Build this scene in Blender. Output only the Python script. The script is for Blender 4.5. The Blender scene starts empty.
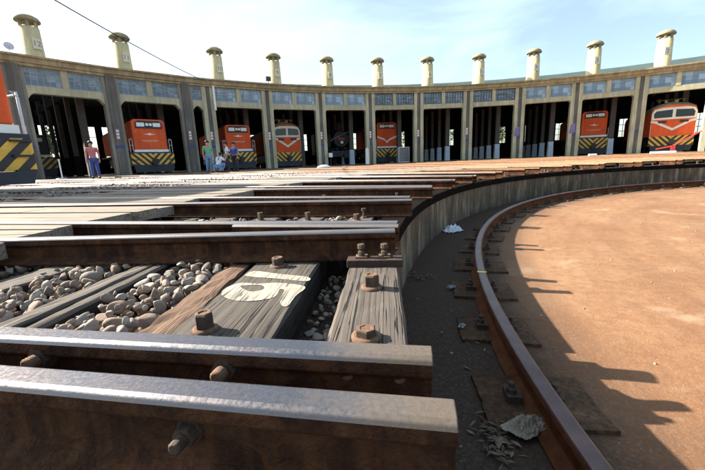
import bpy, bmesh, math, random
from math import sin, cos, pi, radians, atan2, hypot
from mathutils import Vector, Matrix, noise as mnoise
random.seed(7)
S = bpy.context.scene
COL = S.collection
CX, CY = 9.1525, 0.0998            # centre of the turntable
RP = 9.11                          # pit radius
RH = 34.28                         # front of the roundhouse
ZF = -0.595                        # pit floor
RT = 0.05                          # rail top
A0, BE, BN = -52.891, 7.6626, 2.6752

def polar(az, R, z=0.0):
    a = radians(az)
    return Vector((CX + R * sin(a), CY + R * cos(a), z))

# ---------------------------------------------------------------- mesh builder
class MB:
    def __init__(s): s.v = []; s.f = []; s.m = []; s.sm = []
    def add(s, vs, fs, m=0, smooth=False):
        b = len(s.v); s.v += [tuple(v) for v in vs]
        for f in fs: s.f.append([i + b for i in f]); s.m.append(m); s.sm.append(smooth)
        return s
    def box(s, x0, x1, y0, y1, z0, z1, m=0):
        vs = [(x0,y0,z0),(x1,y0,z0),(x1,y1,z0),(x0,y1,z0),(x0,y0,z1),(x1,y0,z1),(x1,y1,z1),(x0,y1,z1)]
        return s.add(vs, [(0,3,2,1),(4,5,6,7),(0,1,5,4),(1,2,6,5),(2,3,7,6),(3,0,4,7)], m)
    def prism(s, poly, z0, z1, m=0, axis='z'):
        n = len(poly)
        def P(a, b, c): return (a, b, c) if axis == 'z' else ((a, c, b) if axis == 'y' else (c, a, b))
        vs = [P(a, b, z0) for a, b in poly] + [P(a, b, z1) for a, b in poly]
        fs = [list(range(n))[::-1], list(range(n, 2 * n))] + [(i, (i+1) % n, n + (i+1) % n, n + i) for i in range(n)]
        return s.add(vs, fs, m)
    def tube(s, pts, r, n=8, m=0, smooth=True, caps=True):
        pts = [Vector(p) for p in pts]; k = len(pts)
        rs = r if isinstance(r, (list, tuple)) else [r] * k
        vs = []; up = None
        for i, p in enumerate(pts):
            d = (pts[min(i+1, k-1)] - pts[max(i-1, 0)]).normalized()
            if up is None: up = Vector((0,0,1)) if abs(d.z) < .9 else Vector((1,0,0))
            a = d.cross(up).normalized(); b = a.cross(d).normalized(); up = b
            for j in range(n):
                t = 2 * pi * j / n; vs.append(p + a * (rs[i] * cos(t)) + b * (rs[i] * sin(t)))
        fs = [(i*n + j, i*n + (j+1) % n, (i+1)*n + (j+1) % n, (i+1)*n + j) for i in range(k-1) for j in range(n)]
        s.add(vs, fs, m, smooth)
        if caps:
            s.add(vs[:n], [list(range(n))[::-1]], m); s.add(vs[-n:], [list(range(n))], m)
        return s
    def lathe(s, prof, n=24, m=0, c=(0,0,0), smooth=True):
        k = len(prof)
        vs = [(c[0] + r*cos(2*pi*j/n), c[1] + r*sin(2*pi*j/n), c[2] + z) for r, z in prof for j in range(n)]
        fs = [(i*n + j, i*n + (j+1) % n, (i+1)*n + (j+1) % n, (i+1)*n + j) for i in range(k-1) for j in range(n)]
        s.add(vs, fs, m, smooth)
        s.add([vs[j] for j in range(n)], [list(range(n))[::-1]], m); s.add([vs[(k-1)*n + j] for j in range(n)], [list(range(n))], m)
        return s
    def mesh(s, name, mats):
        me = bpy.data.meshes.new(name); me.from_pydata(s.v, [], s.f)
        for mt in mats: me.materials.append(mt)
        me.polygons.foreach_set('material_index', s.m); me.polygons.foreach_set('use_smooth', s.sm)
        me.update(); return me
    def build(s, name, mats, parent=None, loc=None, rz=0.0, normals=True):
        if not isinstance(mats, (list, tuple)): mats = [mats]
        me = s.mesh(name, mats)
        if normals:
            bm = bmesh.new(); bm.from_mesh(me); bmesh.ops.recalc_face_normals(bm, faces=bm.faces[:]); bm.to_mesh(me); bm.free()
        return link(name, me, parent, loc, rz)

def link(name, data, parent=None, loc=None, rz=0.0):
    o = bpy.data.objects.new(name, data); COL.objects.link(o)
    if parent is not None: o.parent = parent
    if loc is not None: o.location = loc
    o.rotation_euler = (0, 0, rz)
    return o
def tag(o, label=None, cat=None, group=None, kind=None):
    if label: o['label'] = label
    if cat: o['category'] = cat
    if group: o['group'] = group
    if kind: o['kind'] = kind
    return o
def empty(name, loc, rz=0.0, label=None, cat=None, group=None):
    o = link(name, None, None, loc, rz); o.empty_display_size = .2
    return tag(o, label, cat, group)
def copy_tree(o, parent=None):
    c = o.copy(); COL.objects.link(c)
    if parent is not None: c.parent = parent
    for ch in list(o.children): copy_tree(ch, c)
    return c
def bevel(o, w=.006, seg=2):
    b = o.modifiers.new('bevel', 'BEVEL'); b.width = w; b.segments = seg; b.limit_method = 'ANGLE'; return o
def curve_fill(name, loops, thick=0.0):
    cu = bpy.data.curves.new(name, 'CURVE'); cu.dimensions = '2D'; cu.fill_mode = 'BOTH'; cu.extrude = thick
    for lp in loops:
        sp = cu.splines.new('POLY'); sp.points.add(len(lp) - 1); sp.use_cyclic_u = True
        for p, q in zip(sp.points, lp): p.co = (q[0], q[1], 0, 1)
    o = bpy.data.objects.new(name, cu); COL.objects.link(o)
    me = bpy.data.meshes.new_from_object(o); bpy.data.objects.remove(o); bpy.data.curves.remove(cu)
    return me
def text_mesh(s, size, mat, thick=.004):
    cu = bpy.data.curves.new('txt', 'FONT'); cu.body = s; cu.size = size; cu.align_x = 'CENTER'; cu.align_y = 'CENTER'; cu.extrude = thick
    cu.resolution_u = 3
    o = bpy.data.objects.new('txt', cu); COL.objects.link(o)
    me = bpy.data.meshes.new_from_object(o); bpy.data.objects.remove(o); bpy.data.curves.remove(cu)
    me.materials.clear(); me.materials.append(mat); return me
def smooth_loop(pts, k=4):
    n = len(pts); out = []
    for i in range(n):
        p0, p1, p2, p3 = [Vector(pts[(i + j) % n]) for j in (-1, 0, 1, 2)]
        for q in range(k):
            t = q / k
            out.append(.5 * ((2*p1) + (p2 - p0)*t + (2*p0 - 5*p1 + 4*p2 - p3)*t*t + (3*p1 - p0 - 3*p2 + p3)*t*t*t))
    return out

# ---------------------------------------------------------------- materials
class NT:
    def __init__(s, name):
        s.mat = bpy.data.materials.new(name); s.mat.use_nodes = True
        s.t = s.mat.node_tree; s.b = s.t.nodes['Principled BSDF']
    def n(s, typ, **kw):
        o = s.t.nodes.new(typ)
        for k, v in kw.items(): setattr(o, k, v)
        return o
    def put(s, sock, v):
        if isinstance(v, bpy.types.NodeSocket): s.t.links.new(v, sock)
        else: sock.default_value = v if not (isinstance(v, tuple) and len(v) == 3 and sock.type == 'RGBA') else (*v, 1)
    def coord(s, kind='Object', scale=(1,1,1), loc=(0,0,0)):
        if kind == 'Position': src = s.n('ShaderNodeNewGeometry').outputs['Position']
        else: src = s.n('ShaderNodeTexCoord').outputs[kind]
        m = s.n('ShaderNodeMapping'); s.t.links.new(src, m.inputs[0]); m.inputs['Scale'].default_value = scale; m.inputs['Location'].default_value = loc
        return m.outputs[0]
    def offset_rand(s, vec, amt=13.0):
        r = s.n('ShaderNodeObjectInfo').outputs['Random']
        a = s.n('ShaderNodeVectorMath', operation='ADD'); s.t.links.new(vec, a.inputs[0])
        c = s.n('ShaderNodeMath', operation='MULTIPLY'); s.t.links.new(r, c.inputs[0]); c.inputs[1].default_value = amt
        s.t.links.new(c.outputs[0], a.inputs[1]); return a.outputs[0]
    def noise(s, vec, scale=5, detail=4, rough=.55, dist=0):
        o = s.n('ShaderNodeTexNoise'); s.put(o.inputs['Vector'], vec); o.inputs['Scale'].default_value = scale
        o.inputs['Detail'].default_value = detail; o.inputs['Roughness'].default_value = rough; o.inputs['Distortion'].default_value = dist
        return o.outputs['Fac']
    def voro(s, vec, scale=5, feat='F1'):
        o = s.n('ShaderNodeTexVoronoi', feature=feat); s.put(o.inputs['Vector'], vec); o.inputs['Scale'].default_value = scale
        return o
    def ramp(s, fac, stops):
        o = s.n('ShaderNodeValToRGB'); s.put(o.inputs[0], fac); e = o.color_ramp.elements
        while len(e) < len(stops): e.new(.5)
        for el, (p, c) in zip(e, stops):
            el.position = p; el.color = (*c, 1) if isinstance(c, tuple) else (c, c, c, 1)
        return o.outputs[0]
    def mix(s, fac, a, b, mode='MIX'):
        o = s.n('ShaderNodeMix', data_type='RGBA', blend_type=mode)
        s.put(o.inputs[0], fac); s.put(o.inputs[6], a); s.put(o.inputs[7], b); return o.outputs[2]
    def math(s, op, a, b=0.0, c=None):
        o = s.n('ShaderNodeMath', operation=op); s.put(o.inputs[0], a); s.put(o.inputs[1], b)
        if c is not None: s.put(o.inputs[2], c)
        return o.outputs[0]
    def bump(s, h, strength=.5, dist=.01):
        o = s.n('ShaderNodeBump'); s.put(o.inputs['Height'], h); o.inputs['Strength'].default_value = strength; o.inputs['Distance'].default_value = dist
        s.t.links.new(o.outputs[0], s.b.inputs['Normal'])
    def out(s, color=None, rough=None, metal=None, spec=None):
        if color is not None: s.put(s.b.inputs['Base Color'], color)
        if rough is not None: s.put(s.b.inputs['Roughness'], rough)
        if metal is not None: s.put(s.b.inputs['Metallic'], metal)
        if spec is not None: s.b.inputs['Specular IOR Level'].default_value = spec
        return s.mat

def plain(name, c, rough=.6, metal=0.0, var=.25, scale=3.0, bump=.15, kind='Object', spec=.4):
    t = NT(name); v = t.coord(kind)
    n = t.noise(v, scale, 6, .65); n2 = t.noise(v, scale * 9, 4, .6)
    lo = tuple(x * (1 - var) for x in c); hi = tuple(min(1, x * (1 + var)) for x in c)
    col = t.ramp(n, [(.3, lo), (.7, hi)])
    col = t.mix(t.math('MULTIPLY', n2, var), col, tuple(x * .45 for x in c))
    t.bump(n2, bump, .01)
    return t.out(col, rough, metal, spec)

def rail_rust():
    t = NT('rail_rust'); v = t.coord('Position')
    a = t.noise(v, 7, 6, .6); b = t.noise(v, 60, 5, .6); st = t.noise(t.coord('Position', (25, 25, 3)), 1, 3)
    col = t.ramp(a, [(.3, (.020, .009, .006)), (.5, (.046, .021, .012)), (.72, (.115, .050, .024))])
    col = t.mix(t.ramp(b, [(.45, 0.0), (.75, .6)]), col, (.025, .014, .011))
    col = t.mix(t.ramp(st, [(.5, 0.0), (.8, .5)]), col, (.15, .07, .028))
    fl = t.noise(v, 26, 5, .7, .5); vo = t.voro(v, 140)
    col = t.mix(t.ramp(fl, [(.54, 0.0), (.66, .32)]), col, (.13, .048, .017))
    col = t.mix(t.ramp(t.noise(v, 13, 6, .75), [(.62, 0.0), (.74, .28)]), col, (.11, .078, .055))
    col = t.mix(t.ramp(fl, [(.32, .6), (.42, 0.0)]), col, (.012, .009, .008))
    t.bump(t.math('ADD', t.math('ADD', b, t.math('MULTIPLY', t.ramp(fl, [(.45, 0.0), (.6, 1.0)]), .8)), t.math('MULTIPLY', vo.outputs['Distance'], .4)), .75, .004)
    return t.out(col, t.ramp(b, [(.3, .75), (.7, 1.0)]), 0.0, .12)
def rail_top(name='rail_worn_steel', tint=(.19, .185, .19), rust=.6, dusty_end=False):
    t = NT(name); v = t.coord('Position')
    a = t.noise(v, 9, 5, .6); b = t.noise(v, 160, 4, .6); c = t.noise(t.coord('Position', (1, 1, 1)), 420, 2, .5)
    col = t.mix(t.ramp(a, [(.45, 0.0), (.75, rust)]), tint, (.19, .125, .09))
    col = t.mix(t.ramp(b, [(.5, 0.0), (.72, .5)]), col, (.12, .105, .105))
    sp = t.ramp(c, [(.68, 0.0), (.74, .4)])
    col = t.mix(sp, col, (.5, .48, .46))
    if dusty_end:   # wheels never reach the last hand's breadth: it keeps a skin of dust and rust
        sx = t.n('ShaderNodeSeparateXYZ'); t.t.links.new(v, sx.inputs[0])
        e = t.ramp(t.math('ADD', sx.outputs[0], t.math('MULTIPLY', a, .22)), [(.02, 0.0), (.16, .85)])
        col = t.mix(e, col, t.mix(b, (.065, .046, .033), (.14, .108, .078)))
        t.bump(t.math('ADD', b, t.math('MULTIPLY', c, .6)), .16, .0012)
        return t.out(col, t.math('ADD', t.math('MULTIPLY', e, .3), t.ramp(b, [(.3, .26), (.7, .5)])), t.math('SUBTRACT', .9, t.math('MULTIPLY', e, .7)), .5)
    t.bump(t.math('ADD', b, t.math('MULTIPLY', c, .6)), .16, .0012)
    return t.out(col, t.ramp(b, [(.3, .34), (.7, .55)]), t.ramp(a, [(.4, .9), (.8, .55)]), .5)
def wood(name, axis, dark, mid, light, crack=1.0, fine=1.0, bump=.6, stain=None, rnd=True):
    t = NT(name)
    sc = (1.1, 34, 34) if axis == 'x' else (34, 1.1, 34)
    sc2 = (.55, 24, 9) if axis == 'x' else (24, .55, 9)
    sc4 = (.5, 75, 75) if axis == 'x' else (75, .5, 75)
    v = t.coord('Object', sc); v2 = t.coord('Object', sc2); v3 = t.coord('Object'); v4 = t.coord('Object', sc4)
    if rnd: v4 = t.offset_rand(v4, 17)
    if rnd: v, v2, v3 = t.offset_rand(v, 40), t.offset_rand(v2, 23), t.offset_rand(v3, 9)
    g = t.noise(v, 2.2, 6, .65, .4); g2 = t.noise(v4, 2.6, 4, .6, .1); big = t.noise(v3, 4, 4)
    cr = t.noise(v2, 1.5, 3, .5, .15)
    ridge = t.math('ABSOLUTE', t.math('SUBTRACT', cr, .5))
    cm = t.ramp(ridge, [(.0, crack), (.009, crack * .9), (.020, 0.0)])
    gate = t.ramp(t.noise(v3, 3, 2), [(.34, 0.0), (.5, 1.0)])
    cm = t.math('MULTIPLY', cm, gate)
    col = t.ramp(g, [(.25, dark), (.5, mid), (.75, light)])
    col = t.mix(t.ramp(g2, [(.5, 0.0), (.8, .55 * fine)]), col, tuple(c * .45 for c in dark))
    col = t.mix(t.ramp(big, [(.35, .0), (.75, .45)]), col, stain or tuple(c * .6 for c in mid))
    col = t.mix(cm, col, (.012, .010, .009))
    h = t.math('SUBTRACT', t.math('ADD', t.math('MULTIPLY', g, .5), t.math('MULTIPLY', g2, .3)), t.math('MULTIPLY', cm, 1.4))
    t.bump(h, bump, .006)
    return t.out(col, .88, 0.0, .25)
def concrete_wall():
    t = NT('stained_pit_concrete')
    geo = t.n('ShaderNodeNewGeometry').outputs['Position']
    sx = t.n('ShaderNodeSeparateXYZ'); t.t.links.new(geo, sx.inputs[0])
    ang = t.math('ARCTAN2', t.math('SUBTRACT', sx.outputs[0], CX), t.math('SUBTRACT', sx.outputs[1], CY))
    cb = t.n('ShaderNodeCombineXYZ'); t.put(cb.inputs[0], t.math('MULTIPLY', ang, 9.11)); t.put(cb.inputs[2], t.math('MULTIPLY', sx.outputs[2], .22))
    vec = cb.outputs[0]
    st = t.noise(vec, 3.4, 6, .68); st2 = t.noise(vec, 11, 4, .6); st3 = t.noise(vec, 1.2, 3, .5)
    pos = t.coord('Position'); spk = t.noise(pos, 30, 6, .7); bl = t.noise(pos, 3.2, 5, .6)
    col = t.ramp(st, [(.3, (.022, .017, .012)), (.42, (.08, .055, .033)), (.52, (.15, .112, .07)), (.62, (.34, .275, .185)), (.74, (.14, .082, .04))])
    col = t.mix(t.ramp(st2, [(.42, .75), (.6, 0.0)]), col, (.05, .042, .033))
    col = t.mix(t.ramp(st3, [(.5, 0.0), (.7, .6)]), col, (.16, .10, .06))
    col = t.mix(t.ramp(bl, [(.5, 0.0), (.75, .55)]), col, (.07, .06, .05))
    col = t.mix(t.ramp(spk, [(.5, 0.0), (.8, .5)]), col, (.24, .21, .17))
    t.bump(t.math('ADD', spk, t.math('MULTIPLY', st2, .6)), .5, .01)
    return t.out(col, .9, 0, .2)
def soil():
    t = NT('rusty_pit_soil'); p = t.coord('Position')
    a = t.noise(p, .9, 6, .6); b = t.noise(p, 14, 6, .7); c = t.noise(p, 90, 4, .7); vo = t.voro(p, 55)
    col = t.ramp(a, [(.3, (.185, .090, .046)), (.5, (.24, .127, .068)), (.72, (.285, .170, .098))])
    col = t.mix(t.ramp(b, [(.36, .5), (.58, 0.0)]), col, (.14, .066, .034))
    col = t.mix(t.ramp(c, [(.52, 0.0), (.76, .45)]), col, (.36, .26, .165))
    col = t.mix(t.ramp(vo.outputs['Distance'], [(.05, .7), (.11, 0.0)]), col, (.46, .38, .30))
    cc = t.n('ShaderNodeCombineXYZ'); sq = t.n('ShaderNodeSeparateXYZ'); t.t.links.new(p, sq.inputs[0])
    rx = t.math('SUBTRACT', sq.outputs[0], CX); ry = t.math('SUBTRACT', sq.outputs[1], CY)
    t.put(cc.inputs[0], t.math('MULTIPLY', t.math('SQRT', t.math('ADD', t.math('MULTIPLY', rx, rx), t.math('MULTIPLY', ry, ry))), 2.2)); t.put(cc.inputs[1], t.math('MULTIPLY', t.math('ARCTAN2', rx, ry), 1.3))
    arc = t.noise(cc.outputs[0], 1.6, 4, .6); st = t.noise(p, 2.6, 4, .55, .6)
    col = t.mix(t.ramp(arc, [(.40, .22), (.54, 0.0)]), col, (.115, .062, .038))
    col = t.mix(t.ramp(st, [(.60, 0.0), (.74, .55)]), col, (.34, .25, .17))
    # grit band by the wall, darkened and widened to paint in the wall's shade
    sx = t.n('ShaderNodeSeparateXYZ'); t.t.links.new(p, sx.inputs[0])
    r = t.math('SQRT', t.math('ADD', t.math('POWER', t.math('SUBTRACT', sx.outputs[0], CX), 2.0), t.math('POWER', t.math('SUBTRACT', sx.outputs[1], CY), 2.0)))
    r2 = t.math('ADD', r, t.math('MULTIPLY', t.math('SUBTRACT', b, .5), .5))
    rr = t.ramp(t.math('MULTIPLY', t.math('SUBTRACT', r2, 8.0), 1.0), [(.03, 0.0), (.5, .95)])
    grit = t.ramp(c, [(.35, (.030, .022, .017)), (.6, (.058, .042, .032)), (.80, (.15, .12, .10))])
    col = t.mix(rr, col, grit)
    t.bump(t.math('ADD', t.math('MULTIPLY', b, .6), t.math('MULTIPLY', c, .3)), .6, .015)
    return t.out(col, .95, 0, .15)
def ground_mat(name, cols, s1=2.0, s2=60.0, bump=.8, side=None):
    t = NT(name); p = t.coord('Position')
    a = t.noise(p, s1, 5, .6); b = t.noise(p, s2, 5, .7); vo = t.voro(p, s2 * .7)
    col = t.ramp(a, [(.3, cols[0]), (.55, cols[1]), (.75, cols[2])])
    col = t.mix(t.ramp(b, [(.4, .6), (.6, 0.0)]), col, tuple(c * .4 for c in cols[0]))
    if side:   # tan away from the sun: sunward brightness painted into the yard colour
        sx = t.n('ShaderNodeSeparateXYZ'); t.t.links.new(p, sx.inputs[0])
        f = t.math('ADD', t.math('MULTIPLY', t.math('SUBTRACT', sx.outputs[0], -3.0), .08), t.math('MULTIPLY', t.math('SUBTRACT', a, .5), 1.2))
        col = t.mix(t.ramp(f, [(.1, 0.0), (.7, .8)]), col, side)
    t.bump(t.math('ADD', b, vo.outputs['Distance']), bump, .03)
    return t.out(col, .95, 0, .15)
def stone_mat():
    t = NT('river_pebble')
    r = t.n('ShaderNodeNewGeometry').outputs['Random Per Island']; p = t.coord('Position')
    a = t.noise(p, 38, 5, .65); b = t.noise(p, 9, 3, .5)
    col = t.ramp(r, [(0, (.12, .10, .088)), (.16, (.23, .195, .165)), (.32, (.19, .125, .094)), (.5, (.31, .265, .222)), (.66, (.17, .158, .15)), (.84, (.25, .18, .135)), (1, (.36, .315, .265))])
    col = t.mix(t.ramp(a, [(.45, 0.0), (.75, .55)]), col, (.085, .065, .05))
    col = t.mix(t.ramp(b, [(.5, 0.0), (.7, .5)]), col, (.17, .10, .068))
    t.bump(a, .5, .006)
    return t.out(col, .8, 0, .3)
def facade(name, base, dirt, streak=1.0):
    t = NT(name); p = t.coord('Position')
    st = t.noise(t.coord('Position', (2.2, 2.2, .25)), 1.6, 6, .65); b = t.noise(p, .8, 5, .6); c = t.noise(p, 9, 5, .7)
    col = t.ramp(b, [(.3, tuple(x * .78 for x in base)), (.7, tuple(x * 1.15 for x in base))])
    col = t.mix(t.ramp(st, [(.42, .85 * streak), (.62, 0.0)]), col, dirt)
    col = t.mix(t.ramp(c, [(.5, 0.0), (.8, .5)]), col, dirt)
    t.bump(c, .3, .02)
    return t.out(col, .85, 0, .25)
def glass_mat(name='dusty_factory_glass', lo=.3, hi=.8, amt=.85, br=1.0):
    t = NT(name); p = t.coord('Object', (2.6, 1, 2.6))
    v = t.voro(p, 1.0); v.inputs['Randomness'].default_value = 0.0
    v2 = t.offset_rand(t.coord('Object', (.5, 1, 3.2)), 31); n = t.noise(v2, 3, 4, .6, 1.5)
    col = t.ramp(v.outputs['Color'], [(.2, (.10 * br, .16 * br, .23 * br)), (.5, (.18 * br, .27 * br, .36 * br)), (.85, (.26 * br, .35 * br, .44 * br))])
    rnd = t.n('ShaderNodeObjectInfo').outputs['Random']
    col = t.mix(t.math('MULTIPLY', t.ramp(n, [(.50, 0.0), (.57, amt)]), t.ramp(rnd, [(lo, .15), (hi, 1.0)])), col, (.03, .04, .055))
    return t.out(col, .22, 0, .6)
def chevron():
    t = NT('hazard_chevrons'); v = t.coord('Object'); sx = t.n('ShaderNodeSeparateXYZ'); t.t.links.new(v, sx.inputs[0])
    f = t.math('FRACT', t.math('MULTIPLY', t.math('SUBTRACT', sx.outputs[2], t.math('MULTIPLY', t.math('ABSOLUTE', sx.outputs[0]), 1.0)), 2.35))
    g = t.noise(v, 6, 5, .6)
    yel = t.ramp(g, [(.3, (.55, .31, .03)), (.7, (.78, .48, .06))])
    col = t.mix(t.ramp(f, [(.49, 0.0), (.51, 1.0)]), (.016, .016, .018), yel)
    return t.out(col, .5)
def leaf_mat():
    t = NT('tree_leaf'); r = t.n('ShaderNodeNewGeometry').outputs['Random Per Island']
    col = t.ramp(r, [(0, (.035, .075, .02)), (.5, (.06, .12, .03)), (1, (.11, .17, .05))])
    return t.out(col, .7)

M = {}
M['rust'] = rail_rust(); M['top'] = rail_top(); M['top_dull'] = rail_top('rail_dull_steel', (.30, .27, .245), .8); M['top_end'] = rail_top('rail_steel_dusty_end', (.125, .126, .142), .35, True); M['top_rusty'] = plain('rail_rusty_top', (.30, .16, .085), .6, .2, .3, 6, .3, 'Position')
M['ring_top'] = plain('ring_rail_brown_steel', (.105, .066, .062), .34, .5, .35, 9, .12, 'Position'); M['ring_rust'] = plain('ring_rail_rust', (.115, .043, .019), .85, 0, .45, 14, .4, 'Position', .1)
M['tie'] = wood('weathered_sleeper', 'x', (.035, .029, .025), (.078, .066, .056), (.125, .108, .094), 1.0)
M['tie_pale'] = wood('bleached_sleeper', 'x', (.055, .045, .038), (.095, .079, .067), (.135, .115, .098), 1.0, .8)
M['tie_rust'] = wood('rust_stained_timber', 'x', (.07, .034, .02), (.135, .078, .048), (.195, .125, .085), .6, .5, .8, (.15, .10, .072))
M['tie_side'] = wood('creosoted_timber_side', 'x', (.012, .010, .009), (.028, .023, .02), (.06, .05, .042), .6)
M['plank'] = wood('plank_sunward_pale', 'y', (.15, .12, .09), (.225, .188, .148), (.29, .248, .202), .7, .8, .5)
M['plank_antisun'] = wood('plank_antisun_tan', 'y', (.14, .085, .045), (.225, .14, .078), (.29, .195, .115), .7, .6, .4, (.20, .10, .045))  # same wood as the pale planks, tinted for decks seen away from the sun
M['curb_black'] = plain('black_curb_beam', (.011, .009, .008), 1.0, 0, .4, 6, .5, 'Position', .02)  # near-black curb colour, the same all along the wall top
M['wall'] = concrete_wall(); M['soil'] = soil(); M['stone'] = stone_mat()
M['bed'] = ground_mat('dark_ballast_bed', [(.04, .03, .024), (.07, .05, .037), (.11, .078, .055)], 4, 50)
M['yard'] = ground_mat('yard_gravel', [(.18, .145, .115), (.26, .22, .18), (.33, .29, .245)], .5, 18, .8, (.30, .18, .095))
M['path'] = ground_mat('path_concrete', [(.34, .325, .295), (.40, .385, .355), (.45, .43, .395)], .4, 9, .2)
M['nut'] = plain('rusty_nut', (.085, .060, .044), .75, .3, .5, 40, .5)
M['nut_rim'] = plain('sunlit_orange_rust', (.17, .095, .058), .9, 0, .4, 60, .5)
M['paint'] = None; M['dark_rust'] = plain('dark_rust_plate', (.045, .026, .018), .85, 0, .5, 20, .4)
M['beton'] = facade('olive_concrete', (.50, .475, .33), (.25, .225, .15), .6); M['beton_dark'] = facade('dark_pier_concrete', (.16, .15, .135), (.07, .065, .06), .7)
M['beton_mid'] = facade('grey_pier_concrete', (.30, .285, .24), (.12, .11, .095), .6); M['ochre'] = facade('ochre_parapet', (.42, .36, .23), (.19, .145, .085), .75); M['chim'] = facade('cream_stack', (.62, .52, .30), (.36, .29, .17), .5)
M['cap'] = facade('mossy_cap', (.34, .30, .19), (.17, .145, .09), .7); M['plate'] = plain('faded_plate', (.62, .58, .44), .7, 0, .1); M['plate_ink'] = plain('faded_numeral', (.22, .21, .19), .8); M['white'] = plain('white_paint', (.78, .78, .76), .6, 0, .06)
M['glass'] = glass_mat('grimy_factory_glass', .0, .5, .9, .8); M['glass_clear'] = glass_mat('dusty_factory_glass', .6, 1.0, .5, 1.25); M['mull_dark'] = plain('dark_window_bar', (.07, .08, .10), .7, 0, .2); M['mull'] = plain('window_bar', (.34, .37, .36), .7, 0, .2)
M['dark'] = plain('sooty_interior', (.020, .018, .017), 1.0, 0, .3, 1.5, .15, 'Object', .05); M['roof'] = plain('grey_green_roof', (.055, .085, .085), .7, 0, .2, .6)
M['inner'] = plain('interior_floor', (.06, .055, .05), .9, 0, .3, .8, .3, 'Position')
M['column'] = plain('interior_column', (.10, .09, .085), .85, 0, .3); M['plinth'] = plain('pale_blue_plinth', (.50, .60, .70), .7, 0, .12)
M['orange'] = facade('loco_orange', (.74, .118, .036), (.40, .07, .026), .35); M['cream'] = plain('loco_cream', (.70, .66, .56), .5, 0, .08)
M['chev'] = chevron(); M['navy'] = plain('skirt_navy', (.026, .031, .045), .6, 0, .2); M['black'] = plain('loco_black', (.018, .018, .02), .55, 0, .3)
M['screen'] = plain('windscreen', (.02, .03, .035), .12, 0, .1, 2, 0); M['lamp'] = plain('lamp_lens', (.75, .75, .70), .2, 0, .05)
M['steel'] = plain('painted_handrail', (.55, .56, .58), .45, .2, .1); M['red'] = plain('plate_red', (.42, .04, .035), .5, 0, .1)
M['blue'] = plain('blue_paint', (.04, .10, .48), .5, 0, .15); M['band'] = plain('faded_blue_band', (.055, .065, .20), .7, 0, .3); M['violet'] = plain('violet_paint', (.20, .16, .32), .7, 0, .2); M['pink'] = plain('pink_sign', (.40, .24, .27), .6, 0, .1)
M['skin'] = plain('skin', (.42, .24, .16), .6, 0, .1); M['hair'] = plain('black_hair', (.012, .010, .010), .6); M['jeans'] = plain('denim', (.16, .28, .50), .8, 0, .15)
M['trouser'] = plain('dark_trousers', (.035, .04, .055), .8); M['pink_shirt'] = plain('dull_pink_shirt', (.46, .15, .19), .8, 0, .15); M['blue_jeans'] = plain('blue_trousers', (.045, .085, .30), .8, 0, .15); M['green'] = plain('green_shirt', (.10, .42, .27), .8, 0, .1); M['shirt'] = plain('white_shirt', (.72, .75, .80), .8, 0, .06)
M['bag'] = plain('plastic_bag', (.62, .66, .70), .35, 0, .1, 20, .3); M['bag_grey'] = plain('grey_plastic_film', (.22, .24, .26), .35, 0, .2, 20, .2); M['cloth'] = plain('dirty_rag', (.27, .225, .175), .9, 0, .3, 20, .5); M['dry'] = plain('dry_leaf', (.17, .13, .09), .8, 0, .5, 12, .3)
M['leaf'] = leaf_mat(); M['bark'] = plain('bark', (.10, .075, .05), .9); M['wire'] = plain('cable_black', (.02, .02, .022), .6)
M['yellow'] = plain('yellow_chalk', (.70, .52, .12), .7); M['conc_blk'] = ground_mat('dusty_pad_concrete', [(.060, .036, .023), (.105, .061, .036), (.16, .097, .058)], 7, 45, .5)
M['pad_pale'] = ground_mat('pale_pad_concrete', [(.40, .32, .24), (.50, .42, .33), (.58, .50, .41)], 5, 45, .5)

ORD = ['first','second','third','fourth','fifth','sixth','seventh','eighth','ninth','tenth','eleventh','twelfth','thirteenth','fourteenth','fifteenth','sixteenth','seventeenth','eighteenth','nineteenth','twentieth'] + ['twenty-' + w for w in ('first','second','third','fourth','fifth','sixth','seventh','eighth','ninth')] + ['thirtieth'] + ['thirty-' + w for w in ('first','second','third','fourth','fifth','sixth','seventh','eighth','ninth')]

# ---------------------------------------------------------------- setting: ground, pit, yard
def annulus(name, r0, r1, z, m, a0=-180, a1=180, step=2.0, zfun=None):
    b = MB(); n = int(round((a1 - a0) / step)); vs = []
    for i in range(n + 1):
        a = a0 + (a1 - a0) * i / n
        for r in (r0, r1): vs.append(polar(a, r, z))
    b.add(vs, [(2*i, 2*i+1, 2*i+3, 2*i+2) for i in range(n)])
    o = b.build(name, m); tag(o, kind='structure'); return o
b = MB(); vs = [(CX, CY, ZF)] + [tuple(polar(i * 2, RP + .05, ZF)) for i in range(180)]
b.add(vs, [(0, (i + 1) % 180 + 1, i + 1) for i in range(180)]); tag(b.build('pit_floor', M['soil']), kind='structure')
b = MB()
for a0_, a1_, z_ in ((-79.6, 261.0, -.130), (-99.0, -79.6, -.205)):
    n_ = int((a1_ - a0_) / 1.5); vs = []
    for i in range(n_ + 1):
        a = a0_ + (a1_ - a0_) * i / n_; vs += [tuple(polar(a, RP + .08, z_)), tuple(polar(a, 13.9, z_))]
    b.add(vs, [(2*i, 2*i+1, 2*i+3, 2*i+2) for i in range(n_)])
for a_ in (-79.6, -99.0):
    b.add([tuple(polar(a_, RP + .08, -.13)), tuple(polar(a_, 13.9, -.13)), tuple(polar(a_, 13.9, -.205)), tuple(polar(a_, RP + .08, -.205))], [(0, 1, 2, 3)])
tag(b.build('ballast_bed', M['bed']), kind='structure')
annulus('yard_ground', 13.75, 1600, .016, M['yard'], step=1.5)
annulus('concrete_path', 16.9, 20.2, .026, M['path'], -73, -38)

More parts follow.
